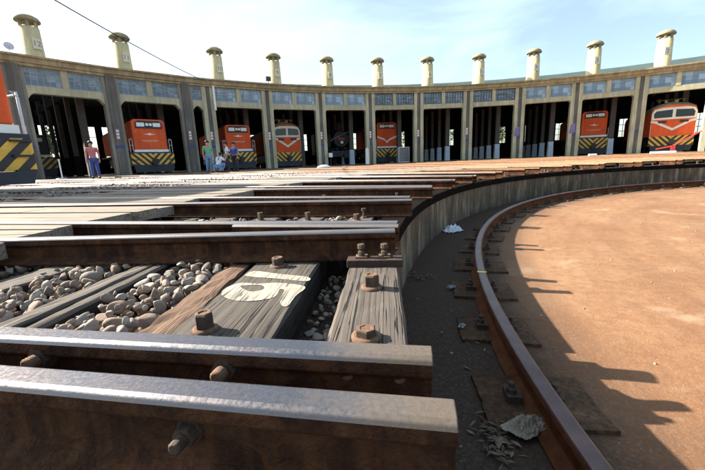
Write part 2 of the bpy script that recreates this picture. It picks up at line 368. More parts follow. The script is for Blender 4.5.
def ring(name, prof, a0, a1, m, step=1.0, cap=True, full=False):
    """sweep a closed (R,z) profile round the pit"""
    n = max(1, int(round((a1 - a0) / step))); k = len(prof); vs = []
    for i in range(n + 1):
        a = a0 + (a1 - a0) * i / n
        vs += [tuple(polar(a, r, z)) for r, z in prof]
    fs = []
    for i in range(n):
        for j in range(k): fs.append((i*k + j, i*k + (j+1) % k, (i+1)*k + (j+1) % k, (i+1)*k + j))
    b = MB(); b.add(vs, fs)
    b.add(vs[:k], [list(range(k))]); b.add(vs[-k:], [list(range(k))[::-1]])
    return b
w = ring('pit_wall', [(RP, -.9), (RP, -.100), (RP + .10, -.100), (RP + .10, -.9)], -179.9, 180, M['wall'])
tag(w.build('pit_wall', M['wall']), 'low curved concrete wall round the sunken turntable pit, streaked with stains', 'wall')
b = ring('c', [(RP - .014, -.170), (RP - .014, -.079), (RP + .16, -.079), (RP + .16, -.170)], -79.2, 60, M['curb_black'])
tag(b.build('curb_beam', M['curb_black']), 'black curb along the top of the curved pit wall', 'curb')

# ---------------------------------------------------------------- rails
HW = .030
def rail_profile(h=.125, hw=HW):
    hh = .034
    half = [(.0525, 0), (.0525, .009), (.03, .016), (.0075, .028), (.0075, h - hh - .012), (hw - .003, h - hh), (hw, h - hh + .004), (hw, h - .010), (hw - .003, h - .004), (hw - .010, h)]
    return half, len(half)
def rail_sweep(frames, h=.125, hw=HW, smooth=True):
    """frames: list of (point on rail foot, sideways unit vector)"""
    half, k = rail_profile(h, hw)
    prof = half + [(-x, z) for x, z in reversed(half)]; K = len(prof)
    vs = []; b = MB()
    for p, s in frames: vs += [tuple(Vector(p) + s * x + Vector((0, 0, z))) for x, z in prof]
    n = len(frames)
    top = set(range(7, 2*k - 8))    # the segments that make the running surface
    for i in range(n - 1):
        for j in range(K):
            f = (i*K + j, i*K + (j+1) % K, (i+1)*K + (j+1) % K, (i+1)*K + j)
            b.f.append(list(f)); b.m.append(1 if j in top else 0); b.sm.append(False)
    b.v += vs
    b.f.append(list(range(K))[::-1]); b.m.append(0); b.sm.append(False)
    b.f.append([ (n-1)*K + j for j in range(K)]); b.m.append(0); b.sm.append(False)
    return b
def straight_rail(P0, P1, top=RT, h=.125, label=None, mats=None, n=1, group=None, hw=HW):
    P0, P1 = Vector((P0[0], P0[1], 0)), Vector((P1[0], P1[1], 0)); d = (P1 - P0); L = d.length; d.normalize()
    b = rail_sweep([(Vector((0, L * i / n, 0)), Vector((1, 0, 0))) for i in range(n + 1)], h, hw)
    o = b.build('rail', mats or [M['rust'], M['top']], None, (P0.x, P0.y, top - h), atan2(-d.x, d.y))
    o.data.shade_smooth() if False else None
    return tag(o, label, 'rail', group)

def hexbolt(name, r, h, parent, loc, washer=True, mats=None, seg=6, rot=.3):
    b = MB()
    if washer: b.lathe([(r * 1.35, 0), (r * 1.35, .006), (r * 1.1, .009)], 18, 1)
    z0 = .0085 if washer else 0
    k = [(r * cos(2*pi*i/seg + rot), r * sin(2*pi*i/seg + rot)) for i in range(seg)]
    vs = [(x, y, z0) for x, y in k] + [(x, y, h * .9) for x, y in k] + [(x * .86, y * .86, h) for x, y in k] + [(x * .60, y * .60, h) for x, y in k] + [(x * .5, y * .5, h * .93) for x, y in k]
    fs = []
    for q in range(4): fs += [(q*seg + i, q*seg + (i+1) % seg, (q+1)*seg + (i+1) % seg, (q+1)*seg + i) for i in range(seg)]
    b.add(vs, [f for f in fs[:seg]], 0); b.add(vs, fs[seg:2*seg], 0); b.add(vs, fs[2*seg:], 1)
    b.add(vs[4*seg:], [list(range(seg))], 1)
    return b.build(name, mats or [M['nut'], M['nut_rim']], parent, loc)

# the three nearest rails stand where they were measured; the rest fan out from the pit by track
def ext(a, bpt, k):    # point k metres beyond a, away from bpt
    a, bpt = Vector(a), Vector(bpt); return a + (a - bpt).normalized() * k
r1a, r1b = (.115, .366), (-.530, .483)
r2a, r2b = (.1165, .497), (-.6700, .630)
r3a, r3b = (.184, 1.490), (-1.673, 1.645)
R1 = straight_rail(r1a, ext(r1b, r1a, 2.6), label='nearest rail at the bottom of the photo with a big bolt through its web', n=8, hw=.0265, h=.135, mats=[M['rust'], M['top_end']])
R2 = straight_rail(r2a, ext(r2b, r2a, 2.6), label='second rail from the camera, close behind the nearest rail, bolt holes at its end', n=8, hw=.025, mats=[M['rust'], M['top_end']])
R3 = straight_rail(r3a, ext(r3b, r3a, 2.4), label='brown rail crossing behind the painted number 15 sleeper', n=8, hw=.028)
for r in (R1, R2, R3): bevel(r, .0018, 2)
straight_rail((.222, 1.652), (-.6236, 1.853), top=.04, h=.115, label='short worn check rail squeezed behind the rail at the number 15 sleeper', mats=[M['rust'], M['top_dull']])

# fishbolts and bolt holes: parts of their rails
def in_rail(o, p):    # world point -> rail's local frame
    return (Matrix.Translation(o.location) @ Matrix.Rotation(o.rotation_euler.z, 4, 'Z')).inverted() @ Vector(p)
def side_bolt(rail, p, L=.034, r=.0105, toward=-1, bright=False):
    q = in_rail(rail, p); x = q.x
    s = 1 if x > 0 else -1
    b = MB()
    x0 = s * .0075
    b.tube([(x0, 0, 0), (x0 + s * .006, 0, 0)], r * 2.0, 14, 0, False)
    hx = [Vector((x0 + s * d, r * 1.7 * cos(pi/3*i), r * 1.7 * sin(pi/3*i))) for d in (.006, .020) for i in range(6)]
    b.add(hx, [(i, (i+1) % 6, 6 + (i+1) % 6, 6 + i) for i in range(6)] + [[6,7,8,9,10,11]], 0)
    pts = [(x0 + s * (.02 + L * t), 0, 0) for t in (0, .12, .24, .36, .48, .6, .72, .84, .96, 1)]
    b.tube(pts, [r * (1.0 if i % 2 else .86) for i in range(9)] + [r * .7], 12, 1 if bright else 0)
    return b.build('fish_bolt', [M['nut'], M['nut_rim']], rail, (0, q.y, q.z))
side_bolt(R1, (-.243, .36, -.008), .018, .0095)
for px in (-.615, -.243): side_bolt(R2, (px, .42, .010), .020, .0125, bright=True)  # orange shanks paint in sunlight falling between the two rails
for px in (-.03, .055):
    q = in_rail(R2, (px, .44, .005)); bb = MB(); s = 1 if q.x > 0 else -1
    bb.tube([(s * .0070, 0, 0), (s * .0082, 0, 0)], .0105, 16, 0, False)
    bb.add([(s * .0086, .0105 * .92 * cos(a), .0105 * .92 * sin(a)) for a in [pi * (.95 + i / 12 * .9) for i in range(13)]], [list(range(13))], 1)  # black disc and orange crescent paint the hole's shade and sunlit rim
    bb.build('bolt_hole', [M['black'], M['nut_rim']], R2, (0, q.y, q.z))
# stub of a bolt by the foot of the nearest rail
q = in_rail(R1, (-.066, .332, -.075)); hexbolt('foot_bolt', .0125, .066, R1, q, True)

TR = [-84.3, -76.9, -69.4, -62.2, -55.6, -49.06, -41.4, -31.06, -23.4, -15.73, -8.07, -.41, 7.25, 14.92, 22.58, 30.24, 37.9]
G2 = .485
def track_side(i): return ORD[i]
for i, az in enumerate(TR):
    if i == 0: continue
    a = radians(az); t = Vector((cos(a), -sin(a), 0)); o = Vector((sin(a), cos(a), 0)); C = Vector((CX, CY, 0))
    for s, nm in ((-1, 'near'), (1, 'far')):
        r0 = math.sqrt(9.075**2 - G2**2) + random.uniform(-.03, .05); far = 33.6 if i < 5 else 50.0
        P0 = C + o * r0 + t * (s * G2); P1 = C + o * far + t * (s * G2)
        side = 'nearer the camera' if s < 0 else 'farther from the camera'
        straight_rail(P0, P1, label='rail on the side %s of the %s track from the camera' % (side, ORD[i]), n=1, group='rails fanning out from the pit',
                      mats=[M['rust'], M['top'] if i < 4 else (M['top_dull'] if i < 6 else M['top_rusty'])])
        if i < 9:
            r = bpy.context.scene.objects[-1] if False else None

# ---------------------------------------------------------------- sleepers
def tie_mesh(name, L0, L1, wd, th, mat, seed=0, rough=.004, seg=36, flat=1.0):
    """timber along local x from L0 to L1, width along y, top at z=0; edges worn by noise"""
    b = MB(); w2 = wd / 2; c = .010
    prof = [(-w2, -th), (w2, -th), (w2, -c), (w2 - c * .8, 0), (w2 * .45, .0015), (0, 0), (-w2 * .5, .0015), (-w2 + c * .8, 0), (-w2, -c)]
    K = len(prof); vs = []
    for i in range(seg + 1):
        x = L0 + (L1 - L0) * i / seg
        for j, (y, z) in enumerate(prof):
            n1 = mnoise.noise(Vector((x * 9, j * 3.7 + seed, seed * 1.3))); n2 = mnoise.noise(Vector((x * 30, j * 5.1, seed * 2.1 + 9)))
            n3 = mnoise.noise(Vector((x * 2.2, seed * 3.3, j * .6)))
            xx = x + (random.uniform(-.008, .008) if i in (0, seg) else 0)
            vs.append((xx, y + rough * (n1 + .5 * n2 + .8 * n3), z + (rough * .7 * flat * (n1 + n2) if j > 1 else 0)))
    fs = [(i*K + j, i*K + (j+1) % K, (i+1)*K + (j+1) % K, (i+1)*K + j) for i in range(seg) for j in range(K)]
    for q, f in enumerate(fs): b.f.append(list(f)); b.m.append(1 if q % K in (0, 1, 8) else 0); b.sm.append(False)
    b.v += vs; b.add(vs[:K], [list(range(K))[::-1]], 1); b.add(vs[-K:], [list(range(K))], 1)
    return b.mesh(name, [mat, M['tie_side']])
AZ15 = -84.6
def tie15(y, wd, L0, L1, mat, label, th=.19, top=-.08, skew=0.0, seed=1, rough=.004, flat=1.0):
    me = tie_mesh('sleeper', L0, L1, wd, th, mat, seed, rough, 36, flat)
    P = polar(AZ15, y, top)
    o = link('sleeper', me, None, P, -radians(AZ15) + skew)
    return tag(o, label, 'sleeper', 'sleepers of the nearest track')
T_R = tie15(9.152, .198, -.95, .70, M['tie_pale'], 'pale grey sleeper at the very edge of the pit with two big nuts', seed=3, skew=.0)
T_15 = tie15(9.530, .286, -.95, .80, M['tie'], 'broad cracked grey sleeper with the white number 15 painted on it', seed=5, th=.22, flat=.12)
tie15(9.728, .105, -.95, .75, M['tie_rust'], 'rust orange timber lying against the left of the number 15 sleeper', top=-.088, seed=8, rough=.010, skew=.05)
tie15(10.100, .052, -.95, .62, M['tie_pale'], 'thin grey plank edge, right half of a split sleeper among the pebbles', seed=11, skew=.02, top=-.078)
tie15(10.192, .074, -.95, .66, M['tie_pale'], 'wider grey plank, left half of the split sleeper among the pebbles', seed=13, skew=-.03, top=-.078)
tie15(10.655, .165, -.95, .70, M['tie_pale'], 'grey sleeper at the left edge of the photo beyond the pebbles', seed=17, skew=-.17, top=-.08)
tie15(11.05, .20, -.95, .60, M['tie'], 'sleeper in the shade under the plank deck edge of the nearest track', seed=19, top=-.085)
hexbolt('nut', .0265, .048, T_R, (.171, 0, .001)); hexbolt('nut', .027, .026, T_R, (-.173, .002, .001), rot=.1)
hexbolt('nut', .024, .050, T_15, (-.136, .052, .001), rot=.6); hexbolt('nut', .025, .040, T_15, (.435, .025, .001), washer=True, seg=10)
# painted 15
five = [(.229,9.627),(.216,9.566),(.225,9.491),(.185,9.385),(.11,9.394),(.057,9.398),(.018,9.400),(.016,9.416),(.063,9.440),(.102,9.443),(.150,9.448),(.160,9.466),(.111,9.462),(.080,9.470),(.063,9.504),(.055,9.548),(.071,9.606),(.114,9.655),(.164,9.667),(.207,9.655)]
hole = [(.190,9.618),(.202,9.600),(.203,9.552),(.182,9.530),(.155,9.528),(.138,9.558),(.163,9.597)]
barp = [(.336,9.653),(.369,9.631),(.328,9.519),(.286,9.396),(.240,9.393),(.270,9.503),(.304,9.639)]
def paint_mat():
    t = NT('worn_white_numeral'); v = t.offset_rand(t.coord('Object', (1.6, 30, 30)), 40)
    g = t.noise(v, 3.0, 6, .7, .4); n = t.noise(t.coord('Object'), 35, 5, .65); cr = t.noise(t.coord('Object', (1.0, 13, 6)), 2.2, 3, .5, .7)
    m1 = t.ramp(g, [(.50, 0.0), (.64, .85)]); m2 = t.ramp(n, [(.52, 0.0), (.66, .75)])
    rd = t.ramp(t.math('ABSOLUTE', t.math('SUBTRACT', cr, .5)), [(.0, 1.0), (.012, .7), (.025, 0.0)])
    col = t.mix(m1, (.34, .31, .235), (.11, .094, .075)); col = t.mix(m2, col, (.20, .165, .115)); col = t.mix(rd, col, (.03, .025, .02))
    t.bump(g, .5, .004); return t.out(col, .8)
M['paint'] = paint_mat()
for nm, loops in (('painted_one', [barp]), ('painted_five', [five, hole])):
    me = curve_fill(nm, [smooth_loop([(x, y - 9.530) for x, y in lp]) for lp in loops], .0)
    me.materials.clear(); me.materials.append(M['paint']); link(nm, me, T_15, (0, 0, .0024))
# steel plate with two studs under the end of the third rail
pl = MB(); pl.box(-.075, .112, -.095, .012, 0, .022)
P = polar(AZ15, 9.16, -.098)
bp = MB(); bp.box(.405, .490, -.118, .108, .0, .032)
bpo = bp.build('base_plate', M['dark_rust'], T_R, (0, 0, -.002)); bevel(bpo, .003)
for yy in (.050, -.045):
    bb = MB(); bb.lathe([(.019, 0), (.019, .005), (.012, .008), (.0145, .010), (.0145, .026), (.0085, .028), (.0085, .036), (.016, .038), (.016, .054), (.013, .057), (.009, .057)], 10, 0, smooth=False)
    bb.box(-.022, .030, -.024, .024, .0, .007, 1)
    bb.build('stud', [M['nut'], M['nut_rim']], T_R, (.452, yy, .0305))

# sleepers of the other tracks: copies of a few variants
var = {}
def tie_variant(k, L):
    key = (k, round(L, 2))
    if key not in var: var[key] = tie_mesh('sleeper', -L, L, (.22, .19, .21)[k], .17, (M['tie'], M['tie_pale'], M['tie_rust'])[k], 20 + k * 7 + len(var), .005, 14)
    return var[key]
def r_in(az):
    if az < -70: return 10.9 + (az + 84) * (.3 / 14)
    if az < -45: return 11.2 + (az + 70) * (.7 / 25)
    return max(9.5, 11.9 - (az + 45) * (2.4 / 22))
TYR = [9.42, 9.80, 10.18, 10.56, 10.92]
proto_nut = None
for i, az in enumerate(TR):
    if i == 0 or i > 14: continue
    for j, R in enumerate(TYR):
        if R > r_in(az) + .15: continue
        L = min(R * .0632, .75); k = random.choice([0, 1, 1, 2]) if i < 6 else random.choice([0, 2, 2, 1])
        o = link('sleeper', tie_variant(k, L), None, polar(az, R, -.078 - random.uniform(0, .006)), -radians(az) + random.uniform(-.02, .02))
        tag(o, '%s sleeper of the %s track from the camera, %s from the pit edge' % (['weathered grey', 'bleached', 'rust brown'][k], ORD[i], ORD[j]), 'sleeper', 'sleepers round the pit')
        if j < 3 and i < 12:
            for s in (-1, 1):
                hexbolt('nut', .024, random.choice([.04, .05, .065]), o, (s * (G2 - .16 - random.uniform(0, .12)), random.uniform(-.03, .03), .001))
        if j == 0 and i < 12:
            for s in (-1, 1):
                bb = MB(); hh = random.uniform(.04, .075)
                bb.tube([(0, 0, 0), (0, 0, hh)], .010, 8); bb.tube([(0, 0, hh), (0, 0, hh + .02)], .018, 6, 0, False); bb.tube([(0, 0, .0), (0, 0, .012)], .024, 8, 1)
                bb.build('stud', [M['nut'], M['nut_rim']], o, (s * (G2 - .075), -.02, 0)); bb2 = bb
                bb2.build('stud', [M['nut'], M['nut_rim']], o, (s * (G2 + .07), -.05, 0))

# ---------------------------------------------------------------- plank deck between the rails
def deck(az_or_pair, left, right, R0, R1, n, label, mat, seed):
    """planks between two boundary lines; left/right are functions R -> world xy"""
    random.seed(seed)
    mid = (left(R0) + right(R0)) * .5; m2 = (left(R1) + right(R1)) * .5; d = (m2 - mid).normalized(); rz = atan2(-d.x, d.y)
    org = Vector((mid.x, mid.y, .040)); X = Matrix.Rotation(-rz, 3, 'Z')
    b = MB(); cut = []
    for k in range(n):
        u0, u1 = (k + .03) / n, (k + .97) / n
        r0 = R0 + random.uniform(-.05, .05); dz = random.uniform(-.009, .006)
        joints = [r0] + ([R0 + random.uniform(.9, 1.9)] if random.random() < .6 else []) + [R1 + random.uniform(-.12, .12)]
        for q in range(len(joints) - 1):
            a_, b_ = joints[q] + (.006 if q else 0), joints[q + 1]
            P = [left(a_).lerp(right(a_), u0), left(a_).lerp(right(a_), u1), left(b_).lerp(right(b_), u1), left(b_).lerp(right(b_), u0)]
            L = [X @ (Vector((p.x, p.y, 0)) - Vector((org.x, org.y, 0))) for p in P]
            zt = dz + random.uniform(-.002, .002)
            vs = [(p.x, p.y, zt - .075) for p in L] + [(p.x, p.y, zt + random.uniform(-.0015, .0015)) for p in L]
            b.add(vs, [(0,3,2,1),(4,5,6,7),(0,1,5,4),(1,2,6,5),(2,3,7,6),(3,0,4,7)])
    o = b.build('plank_deck', mat, None, org, rz)
    return tag(o, label, 'plank deck', 'plank decks round the pit')
def rail_line(i, s, off):
    if i == 0:
        P0, P1 = {(-1): (Vector(r2a), Vector(r2b)), 1: (Vector(r3a), Vector(r3b))}[s]
        d = (P1 - P0).normalized(); nrm = Vector((d.y, -d.x))     # towards larger azimuth
        C = Vector((CX, CY)); rr = (P0 - C).length
        return lambda R: P0 + d * (R - rr) + nrm * off
    a = radians(TR[i]); t = Vector((cos(a), -sin(a))); o = Vector((sin(a), cos(a))); C = Vector((CX, CY))
    return lambda R: C + o * R + t * (s * G2 + off)
for i, az in enumerate(TR):
    if i > 15: continue
    pm = M['plank'] if az < -28 else M['plank_antisun']  # pale sunward, tan opposite: the sun's brightening is put into the plank colour
    R0 = r_in(az)
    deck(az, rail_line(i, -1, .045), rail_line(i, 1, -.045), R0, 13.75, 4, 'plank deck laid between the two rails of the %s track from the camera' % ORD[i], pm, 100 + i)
    if i + 1 < len(TR):
        wide = hypot(*(rail_line(i + 1, -1, 0)(12) - rail_line(i, 1, 0)(12)))
        n = max(3, round(wide / .22))
        R0b = r_in((az + TR[i+1]) / 2) + .04
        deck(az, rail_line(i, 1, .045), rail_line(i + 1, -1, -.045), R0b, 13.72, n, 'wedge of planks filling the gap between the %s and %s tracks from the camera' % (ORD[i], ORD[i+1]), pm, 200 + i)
random.seed(11)

# ---------------------------------------------------------------- pebbles
import numpy as np
def ico(sub):
    bm = bmesh.new(); bmesh.ops.create_icosphere(bm, subdivisions=sub, radius=1.0)
    v = np.array([x.co[:] for x in bm.verts]); f = np.array([[q.index for q in x.verts] for x in bm.faces]); bm.free(); return v, f
def stones(name, items, sub, label, seed):
    rng = np.random.default_rng(seed); V, F = ico(sub); vs = []; fs = []; base = 0
    for (x, y, z, r) in items:
        ax = np.array([1.0, rng.uniform(.65, .95), rng.uniform(.48, .8)]) * r
        # gentle lumps: a few random directional bumps and flats
        W = V.copy()
        for _ in range(7):
            d = rng.normal(size=3); d /= np.linalg.norm(d); k = W @ d
            W = W - np.outer(np.clip(k - rng.uniform(.35, .75), 0, None) * .85, d)
        W = W * ax
        q = rng.normal(size=4); q[1:3] *= .35; q /= np.linalg.norm(q); w_, a_, b_, c_ = q
        Rm = np.array([[1-2*(b_*b_+c_*c_), 2*(a_*b_-c_*w_), 2*(a_*c_+b_*w_)], [2*(a_*b_+c_*w_), 1-2*(a_*a_+c_*c_), 2*(b_*c_-a_*w_)], [2*(a_*c_-b_*w_), 2*(b_*c_+a_*w_), 1-2*(a_*a_+b_*b_)]])
        vs.append(W @ Rm.T + [x, y, z]); fs.append(F + base); base += len(V)
    vs = np.concatenate(vs); fs = np.concatenate(fs)
    me = bpy.data.meshes.new(name); me.from_pydata(vs.tolist(), [], fs.tolist()); me.materials.append(M['stone'])
    me.polygons.foreach_set('use_smooth', [True] * len(fs)); me.update()
    return tag(link(name, me), label, None, None, 'stuff')
def fill(x0, x1, y0, y1, rmin, rmax, z, n, az, tries=40, k=.82):
    out = []; P = Matrix.Rotation(-radians(az), 3, 'Z')
    for _ in range(n):
        for _t in range(tries):
            r = random.uniform(rmin, rmax); x = random.uniform(x0, x1); y = random.uniform(y0 + r * .6, y1 - r * .6)
            if all((x - q[0])**2 + (y - q[1])**2 > ((r + q[3]) * k)**2 for q in out): out.append((x, y, z + random.uniform(-.012, .012) - r * .4, r)); break
    res = []
    for x, y, zz, r in out:
        w = P @ Vector((x, y, 0)); res.append((w.x + CX, w.y + CY, zz, r))
    return res
near = []
for (x0, x1, y0, y1) in ((-.50, .62, 9.80, 10.06), (-.50, .62, 10.25, 10.57), (-.30, .62, 10.76, 11.3)):
    near += fill(x0, x1, y0, y1, .024, .034, -.150, 260, AZ15, 20, .8)
    near += fill(x0, x1, y0, y1, .016, .030, -.118, 460, AZ15, 25, .78)
    near += fill(x0, x1, y0, y1, .020, .046, -.082, 230, AZ15, 40, .84)
    near += fill(x0, x1, y0 + .02, y1 - .02, .010, .022, -.072, 60, AZ15, 30, 1.4)
near += fill(-.40, .62, 9.27, 9.38, .012, .024, -.195, 70, AZ15)
stones('pebbles', near, 3, 'smooth river pebbles packed between the nearest sleepers', 3)
midst = []
for i, az in enumerate(TR[1:9]):
    for R0, R1 in ((9.31, 9.68), (9.55, 9.7), (9.92, 10.06), (10.3, 10.45), (10.67, 10.82), (11.0, 11.3)):
        midst += fill(-.62, .62, R0, R1, .018, .034, -.085, 46 if i < 3 else 22, az, 8)
stones('ballast_stones', midst, 2, 'small stones between the sleepers round the pit', 4)
grav = []
for _ in range(2600):
    az = random.uniform(-72, -40); R = random.uniform(13.9, 16.8) if random.random() < .8 else random.uniform(20.3, 26)
    p = polar(az, R); grav.append((p.x, p.y, .012 + random.uniform(0, .02), random.uniform(.02, .05)))
stones('yard_gravel', grav, 1, 'loose gravel on the yard in front of the engine shed', 5)

# ---------------------------------------------------------------- ring rail and its pads
frames = []
for i in range(0, 361):
    a = -170 + i * (250 / 360); p = polar(a, 8.5587, 0); s = Vector((sin(radians(a)), cos(radians(a)), 0)); frames.append((p, s))
b = rail_sweep([(p - Vector((CX, CY, 0)), s) for p, s in frames], .135, .030)
o = b.build('ring_rail', [M['ring_rust'], M['ring_top']], None, (CX, CY, -.4545 - .135)); bevel(o, .002, 2)
tag(o, 'curved purple steel ring rail on the pit floor that the turntable runs on', 'rail')
mk = ring('m', [(8.5587 - .0305, -.4538), (8.5587 - .0305, -.4530), (8.5587 + .0305, -.4530), (8.5587 + .0305, -.4538)], -74.75, -74.58, None, .1)
mk.build('chalk_mark', M['yellow'], o, (-CX, -CY, .4545 + .135)) if False else None
cm = mk.build('chalk_mark', M['yellow'], None, None); cm.parent = o; cm.location = (-CX, -CY, .4545 + .135)

def pad_mesh(k):
    b = MB(); L0, L1, w2, h = -.185 - .02 * k, .195, .150, .018
    n = 7; top = []; bot = []
    pts = [(-w2, L0), (w2, L0 + .01), (w2, L1), (-w2, L1 - .008)]
    dens = []
    for a_, b_ in zip(pts, pts[1:] + pts[:1]):
        for q in range(n):
            t = q / n; jx, jy = random.uniform(-.006, .006), random.uniform(-.006, .006)
            dens.append((a_[0] + (b_[0] - a_[0]) * t + jx, a_[1] + (b_[1] - a_[1]) * t + jy))
    b.prism(dens, -.02, h)
    return b.mesh('rail_pad', [M['conc_blk']])
pads = [pad_mesh(k) for k in range(3)]
def clip_mesh(sg):
    b = MB(); ys = sorted((sg * .045, sg * .10))
    b.box(-.035, .035, ys[0], ys[1], .016, .048); b.lathe([(.020, .047), (.020, .066), (.012, .068), (.012, .085), (.009, .088)], 8, 0, (0, sg * .078, 0), False)
    return b.mesh('rail_clip', [M['nut']])
clips = [clip_mesh(1), clip_mesh(-1)]
az = -90.6; k = 0
while az < 41:
    pm = pads[k % 3]
    P = polar(az, 8.5587, ZF)
    o = link('rail_pad', pm, None, P, -radians(az) + random.uniform(-.03, .03))
    tag(o, 'flat concrete pad under the ring rail, %s from the camera along the rail' % ORD[k], 'rail pad', 'pads under the ring rail')
    for cme in clips: link('rail_clip', cme, o, (0, 0, 0))
    az += 3.95; k += 1

# ---------------------------------------------------------------- litter on the pit floor
def crumple(name, P, sx, sy, hgt, rz, mat, label, cat, seed, n=26):
    rnd = random.Random(seed); b = MB(); vs = []
    for i in range(n + 1):
        for j in range(n + 1):
            u, v = i / n - .5, j / n - .5
            q = Vector((u * 3.1 + seed, v * 3.1, seed * .7))
            rim = 1 + .38 * mnoise.noise(Vector((math.atan2(v, u) * 1.3, seed, 2.2)))
            fold = abs(mnoise.noise(q * 1.3)) * 1.0 + abs(mnoise.noise(q * 3.1)) * .45 + .12 * abs(mnoise.noise(q * 7))
            e = max(0, 1 - (2 * hypot(u, v)) ** 2.2)
            vs.append((u * sx * rim + .05 * sx * mnoise.noise(q * 2.2), v * sy * rim + .05 * sy * mnoise.noise(q * 2.6 + Vector((5, 0, 0))), .002 + hgt * (fold * (.25 + .75 * e) + .25 * e)))
    k = n + 1
    b.add(vs, [(i*k + j, (i+1)*k + j, (i+1)*k + j + 1, i*k + j + 1) for i in range(n) for j in range(n)], 0, False)
    o = b.build(name, mat, None, P, rz); so = o.modifiers.new('thick', 'SOLIDIFY'); so.thickness = .0015; so.offset = 1
    return tag(o, label, cat)
crumple('rag', (.572, 1.045, ZF + .019), .135, .085, .045, .5, M['cloth'], 'crumpled dirty rag on a pad beside the ring rail', 'rag', 3.3)
crumple('plastic_bag', (1.30, 4.45, ZF), .24, .17, .10, .3, M['bag'], 'crushed white plastic bag on the pit floor by the wall', 'bag', 7.1)
crumple('plastic_scrap', (.585, 1.80, ZF + .019), .055, .03, .022, 1.0, M['bag_grey'], 'scrap of clear plastic on a pad left of the ring rail', 'litter', 5.7, 12)
crumple('plastic_scrap', (.70, 2.40, ZF + .019), .06, .03, .025, .2, M['bag_grey'], 'second scrap of plastic farther along the ring rail', 'litter', 2.7, 12)
def leaves(P, n, spread, seed, label, elong=(1, 1)):
    rnd = random.Random(seed); b = MB()
    for _ in range(n):
        x, y = rnd.gauss(0, spread * elong[0]), rnd.gauss(0, spread * elong[1]); L = rnd.uniform(.008, .026); a = rnd.uniform(0, 6.28); w = L * rnd.uniform(.12, .42); z = rnd.uniform(.002, .018); cu = rnd.uniform(.2, .9) * L
        d = Vector((cos(a), sin(a), 0)); s = Vector((-sin(a), cos(a), 0)); c = Vector((x, y, z))
        vs = [c - d*L + Vector((0,0,cu*.3)), c - s*w + Vector((0,0,cu*.45)), c, c + s*w + Vector((0,0,cu*.4)), c + d*L + Vector((0,0,cu*.5))]
        lo = [v - Vector((0, 0, .0008)) for v in vs]
        b.add(vs + lo, [(0,1,2),(0,2,3),(1,4,2),(2,4,3),(5,7,6),(5,8,7),(6,7,9),(7,8,9)])
    return tag(b.build('dry_leaves', M['dry'], None, (P[0], P[1], P[2]), 0, False), label, None, None, 'stuff')
leaves((.455, 1.02, ZF), 120, .026, 5, 'dry leaves and twigs caught beside the nearest pad', (1, 2.6))
leaves((.50, 2.68, ZF), 40, .06, 6, 'dry leaves at the foot of the pit wall', (1.2, .7))
leaves((.56, 1.6, ZF), 16, .12, 8, 'scattered dry leaves on the pit floor')
chips = []
for _ in range(900):
    a = random.uniform(-95, 20); R = random.uniform(4.5, 9.05); p = polar(a, R); chips.append((p.x, p.y, ZF, random.choice([.004, .005, .007, .012])))
stones('grit', chips, 1, 'grit and small stones scattered over the pit floor', 9)

# ---------------------------------------------------------------- roundhouse
HT, WT, WB, LB = 6.77, 6.25, 5.24, 4.84
RHO = empty('roundhouse', (CX, CY, 0), 0, 'long curved concrete engine shed with open bays and numbered smoke stacks', 'engine shed')
NB = 12
pier_az = [A0 + i * BE + (BN if i > 2 else 0) for i in range(NB + 1)] ; pier_az.insert(3, A0 + 2 * BE + BN)
# pier list: 0,1,2,(2 + narrow),3..NB
def pc(az, R, z=0.0): a = radians(az); return Vector((R * sin(a), R * cos(a), z))
def rpart(b, name, mats, az, R, z=0.0, parent=None, normals=True):
    return b.build(name, mats, parent or RHO, pc(az, R, z), -radians(az), normals)
LEFTPIERS = 3
for k, az in enumerate(pier_az):
    b = MB(); dark = az < -37
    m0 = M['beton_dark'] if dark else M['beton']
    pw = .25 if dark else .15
    b.box(-.44, -pw, .02, .62, -.05, WT + .02, 0); b.box(pw, .44, .02, .62, -.05, WT + .02, 0)
    b.box(-pw, pw, -.16 if dark else .06, .62, -.05, WT + .05, 1)
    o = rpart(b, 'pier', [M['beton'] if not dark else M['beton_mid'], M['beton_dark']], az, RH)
    # coloured band and notice on each pier
    bb = MB(); bb.box(-pw - .01, pw + .01, -.168 if dark else .05, .30, 1.78, 1.96); bb.build('painted_band', M['band'], o)
    if az < 5:
        nb = MB(); yy = -.19 if dark else .0; nb.box(-.16, .04, yy, yy + .03, 2.35, 3.0); [nb.box(-.13, .01, yy - .004, yy + .001, zz, zz + .10, 1) for zz in (2.42, 2.63, 2.84)]
        nb.build('notice_board', [M['pink'], M['white']], o)
    elif az < 20:
        nb = MB(); nb.prism([(-.40, 2.05), (-.2, 2.0), (.05, 2.1), (.10, 2.15), (.08, 2.8), (-.1, 2.9), (-.3, 2.7)], .008, .03, 0, 'y'); nb.build('painted_patch', M['violet'], o)
spans = list(zip(pier_az[:-1], pier_az[1:]))
def wall_grid(b, pts, y0, y1): pass
